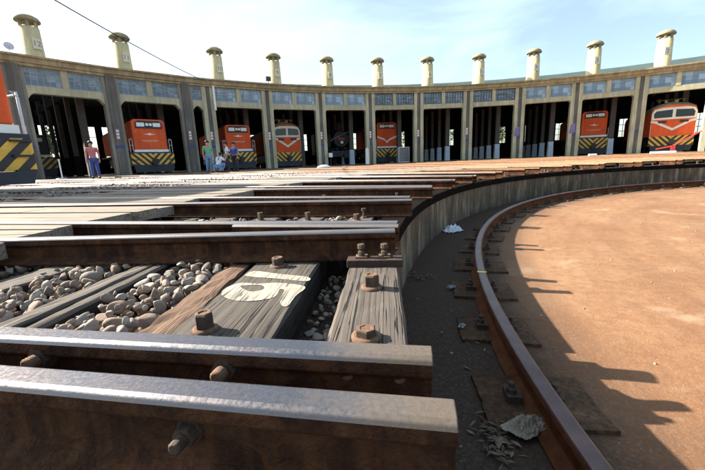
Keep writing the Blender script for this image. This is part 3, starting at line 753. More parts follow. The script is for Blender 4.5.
for si, (a0, a1) in enumerate(spans):
    narrow = si == 2
    am = (a0 + a1) / 2; half = RH * math.tan(radians(a1 - a0) / 2); yo = RH / cos(radians(a1 - a0) / 2) - RH
    # local frame at mid of span: facade plane y = -yo.. we place the flat facade on the chord
    Rm = RH * cos(radians(a1 - a0) / 2); hw = RH * sin(radians(a1 - a0) / 2) - .436
    fm = M['beton']
    # lintel with haunched corners
    hc = .30 if am < -36 else .13
    b = MB(); z0 = LB
    poly = [(-hw, WB), (-hw, z0 - hc * 1.0), (-hw + .02, z0 - hc), (-hw + hc * .55, z0 - hc * .32), (-hw + hc, z0), (hw - hc, z0), (hw - hc * .55, z0 - hc * .32), (hw - .02, z0 - hc), (hw, z0 - hc), (hw, WB)]
    b.prism(poly, .08, .55, 0, 'y'); rpart(b, 'lintel', fm, am, Rm)
    # transom windows
    nwin = 1 if narrow else 2
    ed = [(-hw, hw)] if narrow else [(-hw, -.16), (.16, hw)]
    if not narrow:
        mp = MB(); mp.box(-.16, .16, .06, .5, WB, WT + .02); rpart(mp, 'window_post', M['beton'], am, Rm)
    for (x0, x1) in ed:
        b = MB(); fw = .05
        b.box(x0, x1, .16, .26, WB, WB + fw); b.box(x0, x1, .16, .26, WT - fw, WT)
        b.box(x0, x0 + fw, .16, .26, WB + fw, WT - fw); b.box(x1 - fw, x1, .16, .26, WB + fw, WT - fw)
        nx = 1 if narrow else (5 if am < -20 else (1 if am < -12 else (6 if am < 10 else 0)))
        for q in range(1, nx + 1):
            xx = x0 + (x1 - x0) * q / (nx + 1); b.box(xx - .014, xx + .014, .165, .25, WB + fw, WT - fw)
        if am < 10: b.box(x0 + fw, x1 - fw, .168, .248, (WB + WT) / 2 - .014, (WB + WT) / 2 + .014)
        wo = rpart(b, 'window', M['mull_dark'] if -12 < am < 10 else M['mull'], am, Rm)
        g = MB(); g.box(-(x1 - x0) / 2 + fw, (x1 - x0) / 2 - fw, -.008, .008, -(WT - WB) / 2 + fw, (WT - WB) / 2 - fw)
        g.build('pane', M['glass'] if am < -36 or -12 < am < 10 else M['glass_clear'], wo, ((x0 + x1) / 2, .20, (WB + WT) / 2))
    # back wall with three tall windows per bay
    RB = 53.0; Rb = RB * cos(radians(a1 - a0) / 2); hb = RB * sin(radians(a1 - a0) / 2) + .02
    b = MB()
    wins = [(-.35, .35)] if narrow else ([(-hb * .72, -hb * .72 + 1.35), (-.68, .68), (hb * .72 - 1.35, hb * .72)] if am < -36 else [(-1.5, -.6), (.9, 2.0)]); zl, zh = (1.7, 5.0) if am < -36 else (2.0, 4.3)
    xs = [-hb] + [x for w_ in wins for x in w_] + [hb]
    for q in range(0, len(xs), 2): b.box(xs[q], xs[q + 1], 0, .3, -.05, 7.0)
    for x0, x1 in wins: b.box(x0, x1, 0, .3, -.05, zl); b.box(x0, x1, 0, .3, zh, 7.0)
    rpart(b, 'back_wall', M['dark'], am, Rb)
    for x0, x1 in wins:
        f = MB()
        for zz in (zl + .03, zl + (zh - zl) / 3, zl + (zh - zl) * 2 / 3, zh - .03): f.box(x0, x1, .10, .16, zz - .03, zz + .03)
        for q in range(0, 3): xx = x0 + .03 + (x1 - x0 - .06) * q / 2; f.box(xx - .028, xx + .028, .105, .155, zl + .06, zh - .06)
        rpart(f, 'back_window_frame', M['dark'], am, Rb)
    # roof of the bay: low front slab, taller middle, falling to the back
    def sec(R, z, a): return pc(a, R, z)
    prof = [(RH + .25, HT - .35), (RH + 6.5, 7.0), (RH + 9.2, 8.70), (RH + 9.5, 8.86), (RH + 12, 8.8), (RB + .5, 7.1)]
    b = MB(); vs = []
    for R, z in prof: vs += [sec(R, z, a0), sec(R, z, a1)]
    for R, z in prof: vs += [sec(R, z - .18, a0), sec(R, z - .18, a1)]
    n = len(prof)
    for q in range(n - 1): b.add([vs[2*q], vs[2*q+1], vs[2*q+3], vs[2*q+2]], [(0,1,2,3)]); b.add([vs[2*(q+n)], vs[2*(q+n)+1], vs[2*(q+n)+3], vs[2*(q+n)+2]], [(3,2,1,0)])
    b.build('roof', M['roof'], RHO)
    # interior columns with pale plinths
    if not narrow:
        for q, R in enumerate((36.6, 39.8, 43.0, 46.2, 49.4)):
            off = 1.05; hc_ = .19 if q == 0 else .14
            c = MB(); c.box(-hc_, hc_, -hc_, hc_, 1.5, 6.6); co = c.build('interior_column', M['column'], RHO, pc(am, R) + Vector((cos(radians(am)), -sin(radians(am)), 0)) * off, -radians(am))
            if am > -20:
                p_ = MB(); p_.prism([(-.25, -.05), (.25, -.05), (.21, 1.2), (.23, 1.45), (-.23, 1.45), (-.21, 1.2)], -.22, .22, 0, 'y'); p_.build('plinth', M['plinth'], co)
            else:
                p_ = MB(); p_.box(-.2, .2, -.2, .2, -.05, 1.5); p_.build('plinth', M['dark'] if q else M['column'], co)
        # beam tying the columns
        bm_ = MB(); bm_.box(-.12, .12, 36.0 - 34.2, 51 - 34.2, 5.6, 6.1); bm_.build('roof_beam', M['dark'], RHO, pc(am, 34.2) + Vector((cos(radians(am)), -sin(radians(am)), 0)) * 1.05, -radians(am))
# parapet swept along the whole front
def front_sweep(prof, a0, a1, pts_az):
    b = MB(); K = len(prof); vs = []
    for a in pts_az: vs += [pc(a, R, z) for R, z in prof]
    n = len(pts_az)
    fs = [(i*K + j, i*K + (j+1) % K, (i+1)*K + (j+1) % K, (i+1)*K + j) for i in range(n - 1) for j in range(K)]
    b.add(vs, fs); b.add(vs[:K], [list(range(K))]); b.add(vs[-K:], [list(range(K))[::-1]]); return b
pa = list(pier_az); pa[0] -= .85; pa[-1] += .85
front_sweep([(RH - .06, WT + .0), (RH - .06, WT + .12), (RH - .16, WT + .15), (RH - .20, HT - .12), (RH - .34, HT - .10), (RH - .34, HT), (RH + .45, HT), (RH + .45, WT + .0)], 0, 0, pa).build('parapet', M['ochre'], RHO)
# shed floor and end walls
fl = MB(); vs = []
for a in pa: vs += [pc(a, RH - .3, .03), pc(a, 53.4, .03)]
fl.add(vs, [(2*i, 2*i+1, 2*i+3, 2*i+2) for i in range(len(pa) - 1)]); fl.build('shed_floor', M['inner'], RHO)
for a, sgn in ((pa[0] + .3, -1), (pa[-1] - .3, 1)):
    b = MB(); b.box(-.15, .15, .3, 18.9, -.05, 6.6); rpart(b, 'end_wall', M['beton'], a, RH)
# white pipe down the narrow bay's pier
b = MB(); b.tube([(.40, -.16, 6.30), (.40, -.16, 4.55)], .085, 10); rpart(b, 'drain_pipe', M['white'], pier_az[3], RH)

# smoke stacks
bay_mid = [A0 + (i + .5) * BE + (BN if i > 1 else 0) for i in range(12)]
def chimney(az, num):
    b = MB(); R = 41.0; z0, z1 = 6.7, 10.25
    b.lathe([(.72, z0 - 6.7), (.70, z0 - 6.7 + .25), (.66, z0 - 6.7 + .3), (.58, z1 - 6.7), (.50, z1 - 6.7), (.46, z1 - 6.7 - .5)], 24)
    o = rpart(b, 'chimney', M['chim'], az, R, 6.7)
    c = MB(); zt = z1 - 6.7
    for q in range(6):
        t = 2 * pi * q / 6 + .3; c.box(.49 * cos(t) - .085, .49 * cos(t) + .085, .49 * sin(t) - .085, .49 * sin(t) + .085, zt - .02, zt + .38)
    c.lathe([(.54, zt + .36), (.73, zt + .37), (.74, zt + .46), (.64, zt + .62), (.42, zt + .75), (.12, zt + .80)], 24)
    c.build('cap', M['cap'], o)
    p = MB(); p.box(-.23, .23, -.03, .03, -.34, .34)
    pl = p.build('number_plate', M['plate'], o, (.16, -.635, 2.42)); pl.rotation_euler = (0, 0, .25)
    me = text_mesh(str(num), .50, M['plate_ink']); t = link('numeral', me, pl, (0, -.034, 0)); t.rotation_euler = (pi / 2, 0, 0)
for i, az in enumerate(bay_mid): chimney(az, 12 - i)
# small fittings on the parapet: things of their own
P = pc(pier_az[0] + .1, RH - .05, HT) + Vector((CX, CY, 0))
d = empty('satellite_dish', P, radians(55), 'small grey satellite dish on the left end of the shed parapet', 'satellite dish')
b = MB(); b.lathe([(.02, .0), (.18, .03), (.34, .12), (.36, .14), (.34, .15), (.17, .06), (.02, .03)], 20); q = b.build('reflector', M['steel'], d, (0, 0, .55)); q.rotation_euler = (radians(75), 0, 0); d.scale = (.62, .62, .62)
b = MB(); b.tube([(0, .02, 0), (0, .02, .55)], .03, 8); b.build('mast', M['steel'], d); b = MB(); b.tube([(0, -.02, .50), (0, -.42, .62)], .015, 6); b.build('feed_arm', M['steel'], d)
P = pc(pier_az[4] + .35, RH - .05, HT) + Vector((CX, CY, 0)); d = empty('floodlight', P, radians(25), 'small black floodlight on top of the shed parapet between two stacks', 'floodlight')
b = MB(); b.box(-.20, .20, -.10, .12, .22, .56); bevel(b.build('lamp_head', M['black'], d), .03); b = MB(); b.tube([(0, 0, 0), (0, 0, .24)], .035, 8); b.build('bracket', M['black'], d); b = MB(); b.box(-.16, .16, -.112, -.102, .26, .52); b.build('lens', M['screen'], d)

# overhead cable
pts = []
A_ = Vector((-9.3, 12.35, .34 + 5.3)); dirs = None
P0 = Vector((0, 0, .343)) + Vector((-1.10, 1.155, .66)) * 9; P3 = polar(pier_az[3], RH - .2, 6.5)
P1 = Vector((0, 0, .343)) + Vector((-.8456, 1.1226, .482)) * 13.0
for i in range(41):
    t = i / 40; p = P0.lerp(P3, t); p.z -= .35 * 4 * t * (1 - t) * .5; pts.append(p)
b = MB(); b.tube(pts, .022, 6); tag(b.build('overhead_cable', M['wire']), 'black cable sagging across the sky to the shed roof at upper left', 'cable')

# ---------------------------------------------------------------- locomotives
def loco_frame(az, R, off):
    p = polar(az, R, RT) + Vector((cos(radians(az)), -sin(radians(az)), 0)) * off
    return p, -radians(az)       # local -y faces the pit, +y runs back into the shed
def wheels(root, w, ys):
    for yy in ys:
        b = MB(); b.tube([(-w * .19 - .06, yy, .43), (w * .19 + .06, yy, .43)], .07, 8)
        for s in (-1, 1): b.tube([(s * .46, yy, .43), (s * .58, yy, .43)], [.43, .43], 20, 0, False); b.tube([(s * .43, yy, .43), (s * .46, yy, .43)], .47, 20, 0, False)
        b.build('wheel_set', M['black'], root)
def coupler(root):
    b = MB(); b.box(-.12, .12, -.45, .1, .72, .95); b.box(-.17, .17, -.62, -.42, .66, 1.0); b.build('coupler', M['black'], root)
def skirt(root, w, z0, z1, y0=-.02):
    b = MB(); b.prism([(-w/2, z0), (w/2, z0), (w/2, z1), (-w/2, z1)], y0, y0 + .2, 0, 'y'); o = b.build('striped_panel', M['chev'], root)
    b = MB(); b.prism([(-w*.44, .10), (w*.44, .10), (w*.47, z0 - .005), (-w*.47, z0 - .005)], y0 - .12, y0 + .1, 0, 'y'); b.build('snow_plough', M['navy'], root)
def hood_loco(az, R, off, w, label, hoodw=None, paint=None, top=3.72, vee=False, L=13.5, zs=1.50, hr=2.4, sk=.62):
    P, rz = loco_frame(az, R, off)
    root = empty('locomotive', P, rz, label, 'locomotive', None if paint else 'orange locomotives parked at the shed')
    hw = (hoodw or w * .77) / 2; paint = paint or M['orange']
    def hp(z0, z1, hw, c=.22): return [(-hw, z0), (hw, z0), (hw, z1 - c), (hw - c * .3, z1 - c * .3), (hw - c, z1), (-hw + c, z1), (-hw + c * .3, z1 - c * .3), (-hw, z1 - c)]
    b = MB(); b.prism(hp(zs + .17, top, hw), .12, 5.2, 0, 'y'); bevel(b.build('hood', paint, root), .06, 3)
    b = MB(); b.prism(hp(zs + .17, top, hw - .01), 7.6, L, 0, 'y'); b.build('rear_hood', paint, root)
    b = MB(); b.prism(hp(zs + .17, top + .15, w / 2 - .02), 5.2, 7.6, 0, 'y'); cab = b.build('cab', paint, root)
    for s in (-1, 1):
        g = MB(); g.box(s * (w * .38) - .22, s * (w * .38) + .22, 5.185, 5.2, 2.75, 3.35); g.build('cab_window', M['screen'], cab)
        g = MB(); g.box(s * (w / 2 - .02) - .012, s * (w / 2 - .02) + .012, 5.7, 7.1, 2.7, 3.3); g.build('cab_window', M['screen'], cab)
    b = MB(); b.box(-hw - .03, hw + .03, .06, .11, zs, zs + .17); b.box(-w / 2, w / 2, .0, L, zs - .10, zs - .01, 1); b.build('walkway', [M['white'], M['navy']], root)
    skirt(root, w, sk, zs - .10)
    # headlamp panel
    b = MB(); b.prism([(-hw * .80, top - .62), (hw * .80, top - .62), (hw * .80, top - .22), (hw * .6, top - .10), (-hw * .6, top - .10), (-hw * .80, top - .22)], .085, .13, 0, 'y'); b.build('lamp_panel', M['navy'], root)
    for s in (-1, 1):
        b = MB(); b.box(s * hw * .48 - .24, s * hw * .48 + .24, .06, .095, top - .50, top - .24); b.build('number_board', M['white'], root)
        b = MB(); b.tube([(s * .11, .02, top - .36), (s * .11, .12, top - .36)], .10, 14); b.build('headlight', M['lamp'], root)
        r = MB(); x = s * (w / 2 - .04); xi = s * (hw + .10)
        r.tube([(x, .05, .7), (x, .05, hr - .11), (x - s * .12, .05, hr), (xi, .05, hr), (xi, .05, zs)], .022, 8); r.tube([(x, .05, hr - .45), (xi, .05, hr - .45)], .018, 8)
        r.tube([(x, .05, hr - .06), (x, 5.1, hr - .06)], .02, 8); [r.tube([(x, yy, zs), (x, yy, hr - .06)], .018, 6) for yy in (1.3, 2.6, 3.9)]
        r.build('handrail', M['steel'], root)
        for zz in (.35, .65, .95): st = MB(); st.box(min(x, x - s * .35), max(x, x - s * .35), -.10, .05, zz, zz + .04); st.build('step', M['navy'], root)
    if vee:
        v = MB(); y0, y1 = .085, .13; zc = 2.35
        v.prism([(-hw, zc + .35), (-hw + .02, zc + .18), (-.22, zc - .12), (0, zc - .38), (.22, zc - .12), (hw - .02, zc + .18), (hw, zc + .35), (.30, zc + .10), (0, zc - .18), (-.30, zc + .10)], y0, y1, 0, 'y'); v.build('wing_stripe', M['white'], root)
    else:
        e = MB(); e.prism([(-.42, 2.72), (0, 2.64), (.42, 2.72), (.12, 2.74), (0, 2.82), (-.12, 2.74)], .095, .125, 0, 'y'); e.build('winged_emblem', M['cream'], root)
        e = MB(); e.box(-.55, .55, .098, .125, 2.28, 2.30); e.box(-.45, .45, .098, .125, 2.22, 2.235); e.build('trim_line', M['cream'], root)
    wheels(root, w, [1.6, 3.2, L - 3.4, L - 1.8]); coupler(root)
    b = MB(); b.box(-w * .33, w * .33, .8, L - .8, .55, zs - .11); b.build('underframe', M['black'], root)
    return root
def cab_loco(az, R, off, w, label, top=3.95, L=14.0):
    P, rz = loco_frame(az, R, off); root = empty('locomotive', P, rz, label, 'locomotive', 'orange locomotives parked at the shed')
    hw = w / 2; zs = 1.32
    # raked nose: three stacked sections lofted along y
    secs = []
    def section(y, ztop, hwid, zsh): return [(-hwid, zs), (hwid, zs), (hwid, zsh), (hwid - .10, zsh + (ztop - zsh) * .55), (hwid * .62, ztop - .08), (hwid * .25, ztop), (-hwid * .25, ztop), (-hwid * .62, ztop - .08), (-hwid + .10, zsh + (ztop - zsh) * .55), (-hwid, zsh)], y
    b = MB(); rings = [section(.0, top - .28, hw * .96, 3.18), section(.45, top - .06, hw, 3.3), section(1.2, top, hw, 3.35), section(L, top, hw, 3.35)]
    K = 10; vs = []
    for pl, y in rings: vs += [(x, y, z) for x, z in pl]
    fs = [(i*K + j, i*K + (j+1) % K, (i+1)*K + (j+1) % K, (i+1)*K + j) for i in range(3) for j in range(K)]
    roof = {2, 3, 4, 5, 6, 7, 8}
    for i in range(3):
        for j in range(K):
            b.add([vs[q] for q in (i*K + j, i*K + (j+1) % K, (i+1)*K + (j+1) % K, (i+1)*K + j)], [(0,1,2,3)], 1 if j in roof else 0)
    b.add(vs[:K], [list(range(K))], 0); b.add(vs[-K:], [list(range(K))], 0)
    b.build('body', [M['orange'], M['cap']], root)
    ws = MB(); ws.prism([(-hw * .94, 2.66), (hw * .94, 2.66), (hw * .95, 3.2), (hw * .84, 3.48), (hw * .5, 3.60), (-hw * .5, 3.60), (-hw * .84, 3.48), (-hw * .95, 3.2)], -.03, .02, 0, 'y'); wb = ws.build('windscreen_surround', M['cream'], root)
    for s in (-1, 1):
        g = MB(); pts = [(s * hw * .07, 2.82), (s * hw * .84, 2.80), (s * hw * .86, 3.16), (s * hw * .76, 3.36), (s * hw * .07, 3.42)]
        g.prism(pts if s > 0 else pts[::-1], -.045, -.028, 0, 'y'); g.build('windscreen', M['screen'], wb)
        l = MB(); l.box(s * hw * .46 - .27, s * hw * .46 + .27, -.04, .02, 2.38, 2.55); l.build('headlight', M['navy'], root)
    v = MB(); v.prism([(-hw * .96, 2.62), (-hw * .96, 2.44), (-hw * .78, 2.40), (0, 1.74), (hw * .78, 2.40), (hw * .96, 2.44), (hw * .96, 2.62), (hw * .72, 2.56), (0, 1.94), (-hw * .72, 2.56)], -.035, .01, 0, 'y'); v.build('wing_stripe', M['cream'], root)
    skirt(root, w * .96, .55, zs - .004, -.04)
    b = MB(); b.box(-.35, .35, 1.2, 2.0, top, top + .12); [b.box(x - .05, x + .05, 1.4, 1.6, top + .1, top + .3) for x in (-.8, -.4, .4, .8)]; b.tube([(-1, 1.5, top + .3), (1, 1.5, top + .3)], .04, 8); b.tube([(-.5, .6, top - .02), (-.5, .6, top + .18)], .1, 8); b.tube([(.15, .5, top - .05), (.15, .5, top + .15)], .14, 10); b.build('roof_gear', M['cap'], root)
    wheels(root, w, [1.8, 3.6, L - 3.6, L - 1.8]); coupler(root)
    b = MB(); b.box(-w * .36, w * .36, .6, L - .6, .5, zs - .01); b.build('underframe', M['black'], root)
    for s in (-1, 1):
        r = MB(); r.tube([(s * (hw - .08), -.06, 1.3), (s * (hw - .08), -.12, 1.5), (s * (hw - .08), -.12, 2.3)], .02, 6); r.build('handrail', M['steel'], root)
    return root
hood_loco(-69.4, 17.5, .18, 2.75, 'orange striped locomotive cut off by the left edge, standing outside the shed', L=13, zs=1.12, hoodw=2.45, top=3.5, hr=1.95, sk=.36)
hood_loco(-41.4, 34.5, -.33, 2.75, 'orange locomotive with white number boards, alone in the bay under stack 11')
hood_loco(-31.06, 35.4, -.03, 2.70, 'orange locomotive behind the two standing visitors', top=3.62)
cab_loco(-23.4, 36.0, -.42, 2.5, 'orange locomotive with twin windscreens and thin cream V, left of the black steam engine', top=4.0)
hood_loco(-8.07, 37.5, .05, 2.45, 'narrow orange locomotive with white V stripe, right of the black steam engine', hoodw=2.05, top=4.02, vee=True)
hood_loco(22.58, 36.6, -.30, 2.55, 'plain red orange locomotive in the second bay from the right', hoodw=2.05, top=3.95, zs=1.62)
cab_loco(30.24, 34.9, .13, 3.0, 'big orange locomotive with twin windscreens and cream V at the right edge', top=4.05)
# dark locomotive deep in the leftmost bay
def steam_loco(az, R, off):
    P, rz = loco_frame(az, R, off); root = empty('steam_locomotive', P, rz, 'black steam locomotive with a red number plate in the middle bay', 'steam engine')
    b = MB(); b.tube([(0, 1.2, 2.55), (0, 9.0, 2.55)], .84, 28, 0); b.build('boiler', M['black'], root)
    d = MB(); d.tube([(0, 1.02, 2.55), (0, 1.2, 2.55)], [.76, .88], 28, 0, False); d.tube([(0, .96, 2.55), (0, 1.03, 2.55)], [.30, .62], 24, 0, False)
    sd = d.build('smokebox_door', M['black'], root)
    p = MB(); p.box(-.34, .34, .90, .94, 2.46, 2.66); pl = p.build('number_plate', M['red'], sd)
    q = MB(); q.box(-.40, .40, .905, .925, 2.42, 2.70); q.build('plate_rim', M['white'], sd) if False else None
    h = MB(); h.tube([(0, .72, 2.20), (0, .95, 2.20)], .15, 14); h.build('headlight', M['lamp'], root)
    c = MB(); c.lathe([(.30, 3.25), (.24, 3.5), (.23, 4.05), (.30, 4.12), (.30, 4.2), (.2, 4.2)], 20, 0, (0, 1.8, 0)); c.build('smoke_stack', M['black'], root)
    dm = MB(); dm.lathe([(.40, 3.2), (.38, 3.6), (.25, 3.78), (.05, 3.84)], 20, 0, (0, 4.2, 0)); dm.build('steam_dome', M['black'], root)
    rb = MB(); rb.box(-1.36, 1.36, 1.6, 8.8, 1.62, 1.70); [rb.prism([(.5, 1.30), (1.6, 1.62), (1.6, 1.70), (.5, 1.38)], x0, x1, 0, 'x') for x0, x1 in ((-1.36, -.8), (.8, 1.36))]; rb.build('running_board', M['navy'], root)
    bb = MB(); bb.box(-1.28, 1.28, .2, .36, .80, 1.36); bb.build('buffer_beam', M['navy'], root); coupler(root)
    for s in (-1, 1):
        cy = MB(); cy.tube([(s * 1.02, 1.2, 1.02), (s * 1.02, 2.3, 1.02)], .38, 18, 0, False); cy.build('cylinder', M['black'], root)
        df = MB(); df.box(s * 1.16 - .02, s * 1.16 + .02, 1.0, 2.6, 1.75, 3.0); df.build('smoke_deflector', M['black'], root)
        for yy in (3.4, 5.0, 6.6):
            wv = MB(); wv.tube([(s * .50, yy, .70), (s * .62, yy, .70)], .70, 26, 0, False); wv.build('driving_wheel', M['black'], root)
        pw = MB(); pw.tube([(s * .50, 1.7, .40), (s * .60, 1.7, .40)], .40, 20, 0, False); pw.build('pilot_wheel', M['black'], root)
        rd = MB(); rd.box(s * .70 - .03, s * .70 + .03, 2.3, 6.7, .66, .76); rd.build('side_rod', M['steel'], root)
    cb = MB(); cb.box(-1.3, 1.3, 9.0, 11.2, 1.2, 3.7); cb.build('cab', M['black'], root)
    lad = MB(); [lad.tube([(x, .30, 1.3), (x, 1.55, 1.75)], .02, 6) for x in (-.45, .45)]; lad.tube([(-1.1, .9, 2.35), (-.9, .9, 2.55), (.9, .9, 3.3)], .018, 6); lad.build('handrail', M['steel'], root)
    return root
steam_loco(-15.73, 37.2, .47)
hood_loco(-49.06, 41.5, -1.2, 2.7, 'dark unlit locomotive deep inside the leftmost bay', paint=M['black'], top=3.1)  # black body colour stands in for the lack of light in the bay

# ---------------------------------------------------------------- small things in and before the bays
P = polar(-51.8, 31.8, .016); root = empty('stanchion', P, 0, 'white post on a round foot in the leftmost bay', 'post')
b = MB(); b.lathe([(.28, 0), (.28, .03), (.05, .07)], 20); b.build('foot', M['steel'], root); b = MB(); b.tube([(0, 0, .05), (0, 0, 1.0)], .035, 10); b.tube([(0, 0, 1.0), (0, 0, 1.06)], .055, 10); b.build('post', M['white'], root)
def marker(az, R, h, w, label, col='white'):
    P = polar(az, R, .016); root = empty('marker_post', P, -radians(az), label, 'post')
    b = MB(); b.tube([(0, 0, 0), (0, 0, h)], .04, 8); b.build('post', M['black'], root); b = MB(); b.box(-w, w, -.05, .05, h, h + w * 2.2); bevel(b.build('marker_box', M[col], root), .02)
marker(-18.6, 33.9, .75, .17, 'small white box on a dark post left of the steam engine')
P = polar(-12.9, 33.7, .016); b = MB(); b.prism([(-.16, 0), (.16, 0), (.14, 1.35), (0, 1.5), (-.14, 1.35)], -.1, .1, 0, 'y'); tag(bevel(b.build('bollard', M['white'], None, P, radians(13)), .02), 'white concrete post right of the steam engine', 'bollard')
P = polar(-24.2, 17.2, .016) ; b = MB(); b.lathe([(.24, 0), (.27, .02), (.25, .10), (.12, .17), (.0, .18)], 16); o = tag(b.build('white_sack', M['white'], None, polar(-26.5, 24.0, .016)), 'white lumpy sack lying on the ground before the orange locomotive', 'sack'); o.scale = (1.5, .9, 1)
P = polar(29.6, 31.5, .016); root = empty('barrier', P, radians(-30), 'red slanting barrier arm before the big locomotive at right', 'barrier')
b = MB(); b.box(-.12, .12, -.12, .12, 0, .55); b.build('stand', M['red'], root); b = MB(); b.tube([(0, 0, .5), (1.5, 0, 1.5)], .05, 8); b.tube([(-1.0, 0, .3), (0, 0, .5)], .05, 8); b.build('arm', M['red'], root)
P = polar(27.0, 28.0, .016); b = MB(); b.box(-.7, .7, -.15, .15, 0, .16); tag(bevel(b.build('concrete_block', M['white'], None, P, radians(-27)), .03), 'long white concrete block on the yard before the right bays', 'block')
P = polar(18.5, 28.0, .016); b = MB(); b.box(-.25, .25, -.15, .15, 0, .16); tag(bevel(b.build('concrete_block', M['white'], None, P, radians(-18)), .03), 'short white concrete block on the yard before the red locomotive', 'block')
# louvred cabinet in the bay right of the narrow locomotive
root = empty('equipment_cabinet', polar(-6.2, 35.3, 0), radians(6.2), 'grey louvred cabinet right of the narrow orange locomotive', 'cabinet')
b = MB(); b.box(-.55, .55, 0, .6, 0, 1.5); b.build('case', M['steel'], root)
b = MB(); [b.box(-.48, .48, -.03, -.002, .15 + q * .12, .22 + q * .12) for q in range(11)]; b.build('louvre', M['navy'], root)

# ---------------------------------------------------------------- people
def skin_obj(name, joints, edges, mat, parent, root_i=0, sub=1):
    me = bpy.data.meshes.new(name); me.from_pydata([j[:3] for j in joints], edges, []); me.materials.append(mat)
    o = link(name, me, parent)
    o.modifiers.new('skin', 'SKIN'); s = o.modifiers.new('sub', 'SUBSURF'); s.levels = sub; s.render_levels = sub
    sv = me.skin_vertices[0].data
    for i, j in enumerate(joints): sv[i].radius = (j[3], j[4] if len(j) > 4 else j[3]); sv[i].use_root = i == root_i
    return o
def person(az, R, face, label, shirt, legs_m, pose='stand', arms=None, strap=None):
    root = empty('person', polar(az, R, .02), face, label, 'person')
    J = []; E = []
    def j(x, y, z, r, r2=None, link_to=None):
        J.append((x, y, z, r, r2 or r))
        if link_to is not None: E.append((link_to, len(J) - 1))
        return len(J) - 1
    if pose == 'stand':
        pel = (0, 0, .92); ch = (0, -.01, 1.30); nk = (0, -.01, 1.46); hd = (0, -.03, 1.60)
        hips = [(-.10, 0, .88), (.10, 0, .88)]; knees = [(-.11, -.03, .49), (.12, -.02, .49)]; ank = [(-.12, .02, .09), (.13, .03, .09)]; toes = [(-.13, -.14, .04), (.15, -.13, .04)]
    else:
        pel = (0, .12, .34); ch = (0, -.10, .68); nk = (0, -.17, .82); hd = (0, -.23, .95)
        hips = [(-.11, .10, .33), (.11, .10, .33)]; knees = [(-.17, -.30, .50), (.16, -.26, .46)]; ank = [(-.15, -.08, .10), (.15, -.02, .10)]; toes = [(-.17, -.26, .04), (.17, -.20, .04)]
    sh = [(-.19, ch[1], ch[2] + .10), (.19, ch[1], ch[2] + .10)]
    arms = arms or [((-.25, .0, ch[2] - .18), (-.25, -.08, ch[2] - .42)), ((.25, .0, ch[2] - .18), (.25, -.08, ch[2] - .42))]
    p0 = j(*pel, .13, .10); c0 = j(*ch, .155, .11, p0); n0 = j(*nk, .055, .055, c0)
    h1 = j(hd[0], hd[1], hd[2] - .02, .075, .085, n0); j(hd[0], hd[1], hd[2] + .07, .072, .085, h1)
    for s in (0, 1):
        a = j(*sh[s], .062, .062, c0); e = j(*arms[s][0], .042, .042, a); w_ = j(*arms[s][1], .028, .028, e)
        d = (Vector(arms[s][1]) - Vector(arms[s][0])).normalized(); sd = d.cross(Vector((0, 1, 0))).normalized() if abs(d.y) < .9 else Vector((1, 0, 0))
        k = Vector(arms[s][1]) + d * .08; m_ = j(*k, .036, .018, w_)
        for q, (o_, ln) in enumerate(((-.027, .07), (-.009, .085), (.009, .08), (.027, .062))):
            f0 = k + sd * o_ + d * .02; f = j(*f0, .009, .009, m_); f2 = j(*(f0 + d * ln * .55 + Vector((0, -.01, 0))), .0085, .0085, f); j(*(f0 + d * ln + Vector((0, -.03, 0))), .007, .007, f2)
        tb = Vector(arms[s][1]) + d * .03 + sd * .03; t0 = j(*tb, .011, .011, w_); j(*(tb + d * .045 + sd * .02), .009, .009, t0)
        h = j(*hips[s], .095, .095, p0); kn = j(*knees[s], .062, .062, h); an = j(*ank[s], .042, .042, kn); j(*toes[s], .04, .035, an)
    skin_obj('body', J, E, M['skin'], root)
    T = [(*pel, .150, .115), (pel[0], (pel[1] + ch[1]) / 2, (pel[2] + ch[2]) / 2, .152, .118), (*ch, .175, .125)]; TE = [(0, 1), (1, 2)]
    for s in (0, 1):
        T.append((*sh[s], .076, .076)); TE.append((2, len(T) - 1)); mid = Vector(sh[s]).lerp(Vector(arms[s][0]), .85); T.append((*mid, .058, .058)); TE.append((len(T) - 2, len(T) - 1))
    skin_obj('shirt', T, TE, shirt, root)
    T = [(*pel, .140, .110)]; TE = []
    for s in (0, 1):
        T.append((*hips[s], .108, .105)); TE.append((0, len(T) - 1)); T.append((*knees[s], .076, .076)); TE.append((len(T) - 2, len(T) - 1)); T.append((*ank[s], .058, .058)); TE.append((len(T) - 2, len(T) - 1))
    skin_obj('trousers', T, TE, legs_m, root)
    T = []; TE = []
    for s in (0, 1): T += [(ank[s][0], ank[s][1] + .03, .05, .052, .05), (*toes[s], .05, .042)]; TE.append((2*s, 2*s + 1))
    b = MB()
    for s in (0, 1): b.tube([(ank[s][0], ank[s][1] + .05, .05), Vector(ank[s]).lerp(Vector(toes[s]), .5).to_tuple()[:2] + (.05,), (toes[s][0], toes[s][1] - .03, .04)], [.05, .055, .04], 10)
    b.build('shoes', M['black'], root)
    bm = bmesh.new(); bmesh.ops.create_uvsphere(bm, u_segments=16, v_segments=10, radius=.108)
    for v in bm.verts:
        if v.co.z < -.03 and v.co.y < .02: v.co.y = max(v.co.y, .016); v.co.z = max(v.co.z, -.04)
        if v.co.y < -.03 and v.co.z < .035: v.co.z = .035
    me = bpy.data.meshes.new('hair'); bm.to_mesh(me); bm.free(); me.materials.append(M['hair']); link('hair', me, root, (hd[0], hd[1] + .012, hd[2] + .055))
    f = MB(); f.add([(-.014, -.09, .0), (.014, -.09, .0), (0, -.118, -.005), (0, -.088, .045)], [(0,1,2), (0,2,3), (1,3,2), (0,3,1)]); f.build('nose', M['skin'], root, hd)
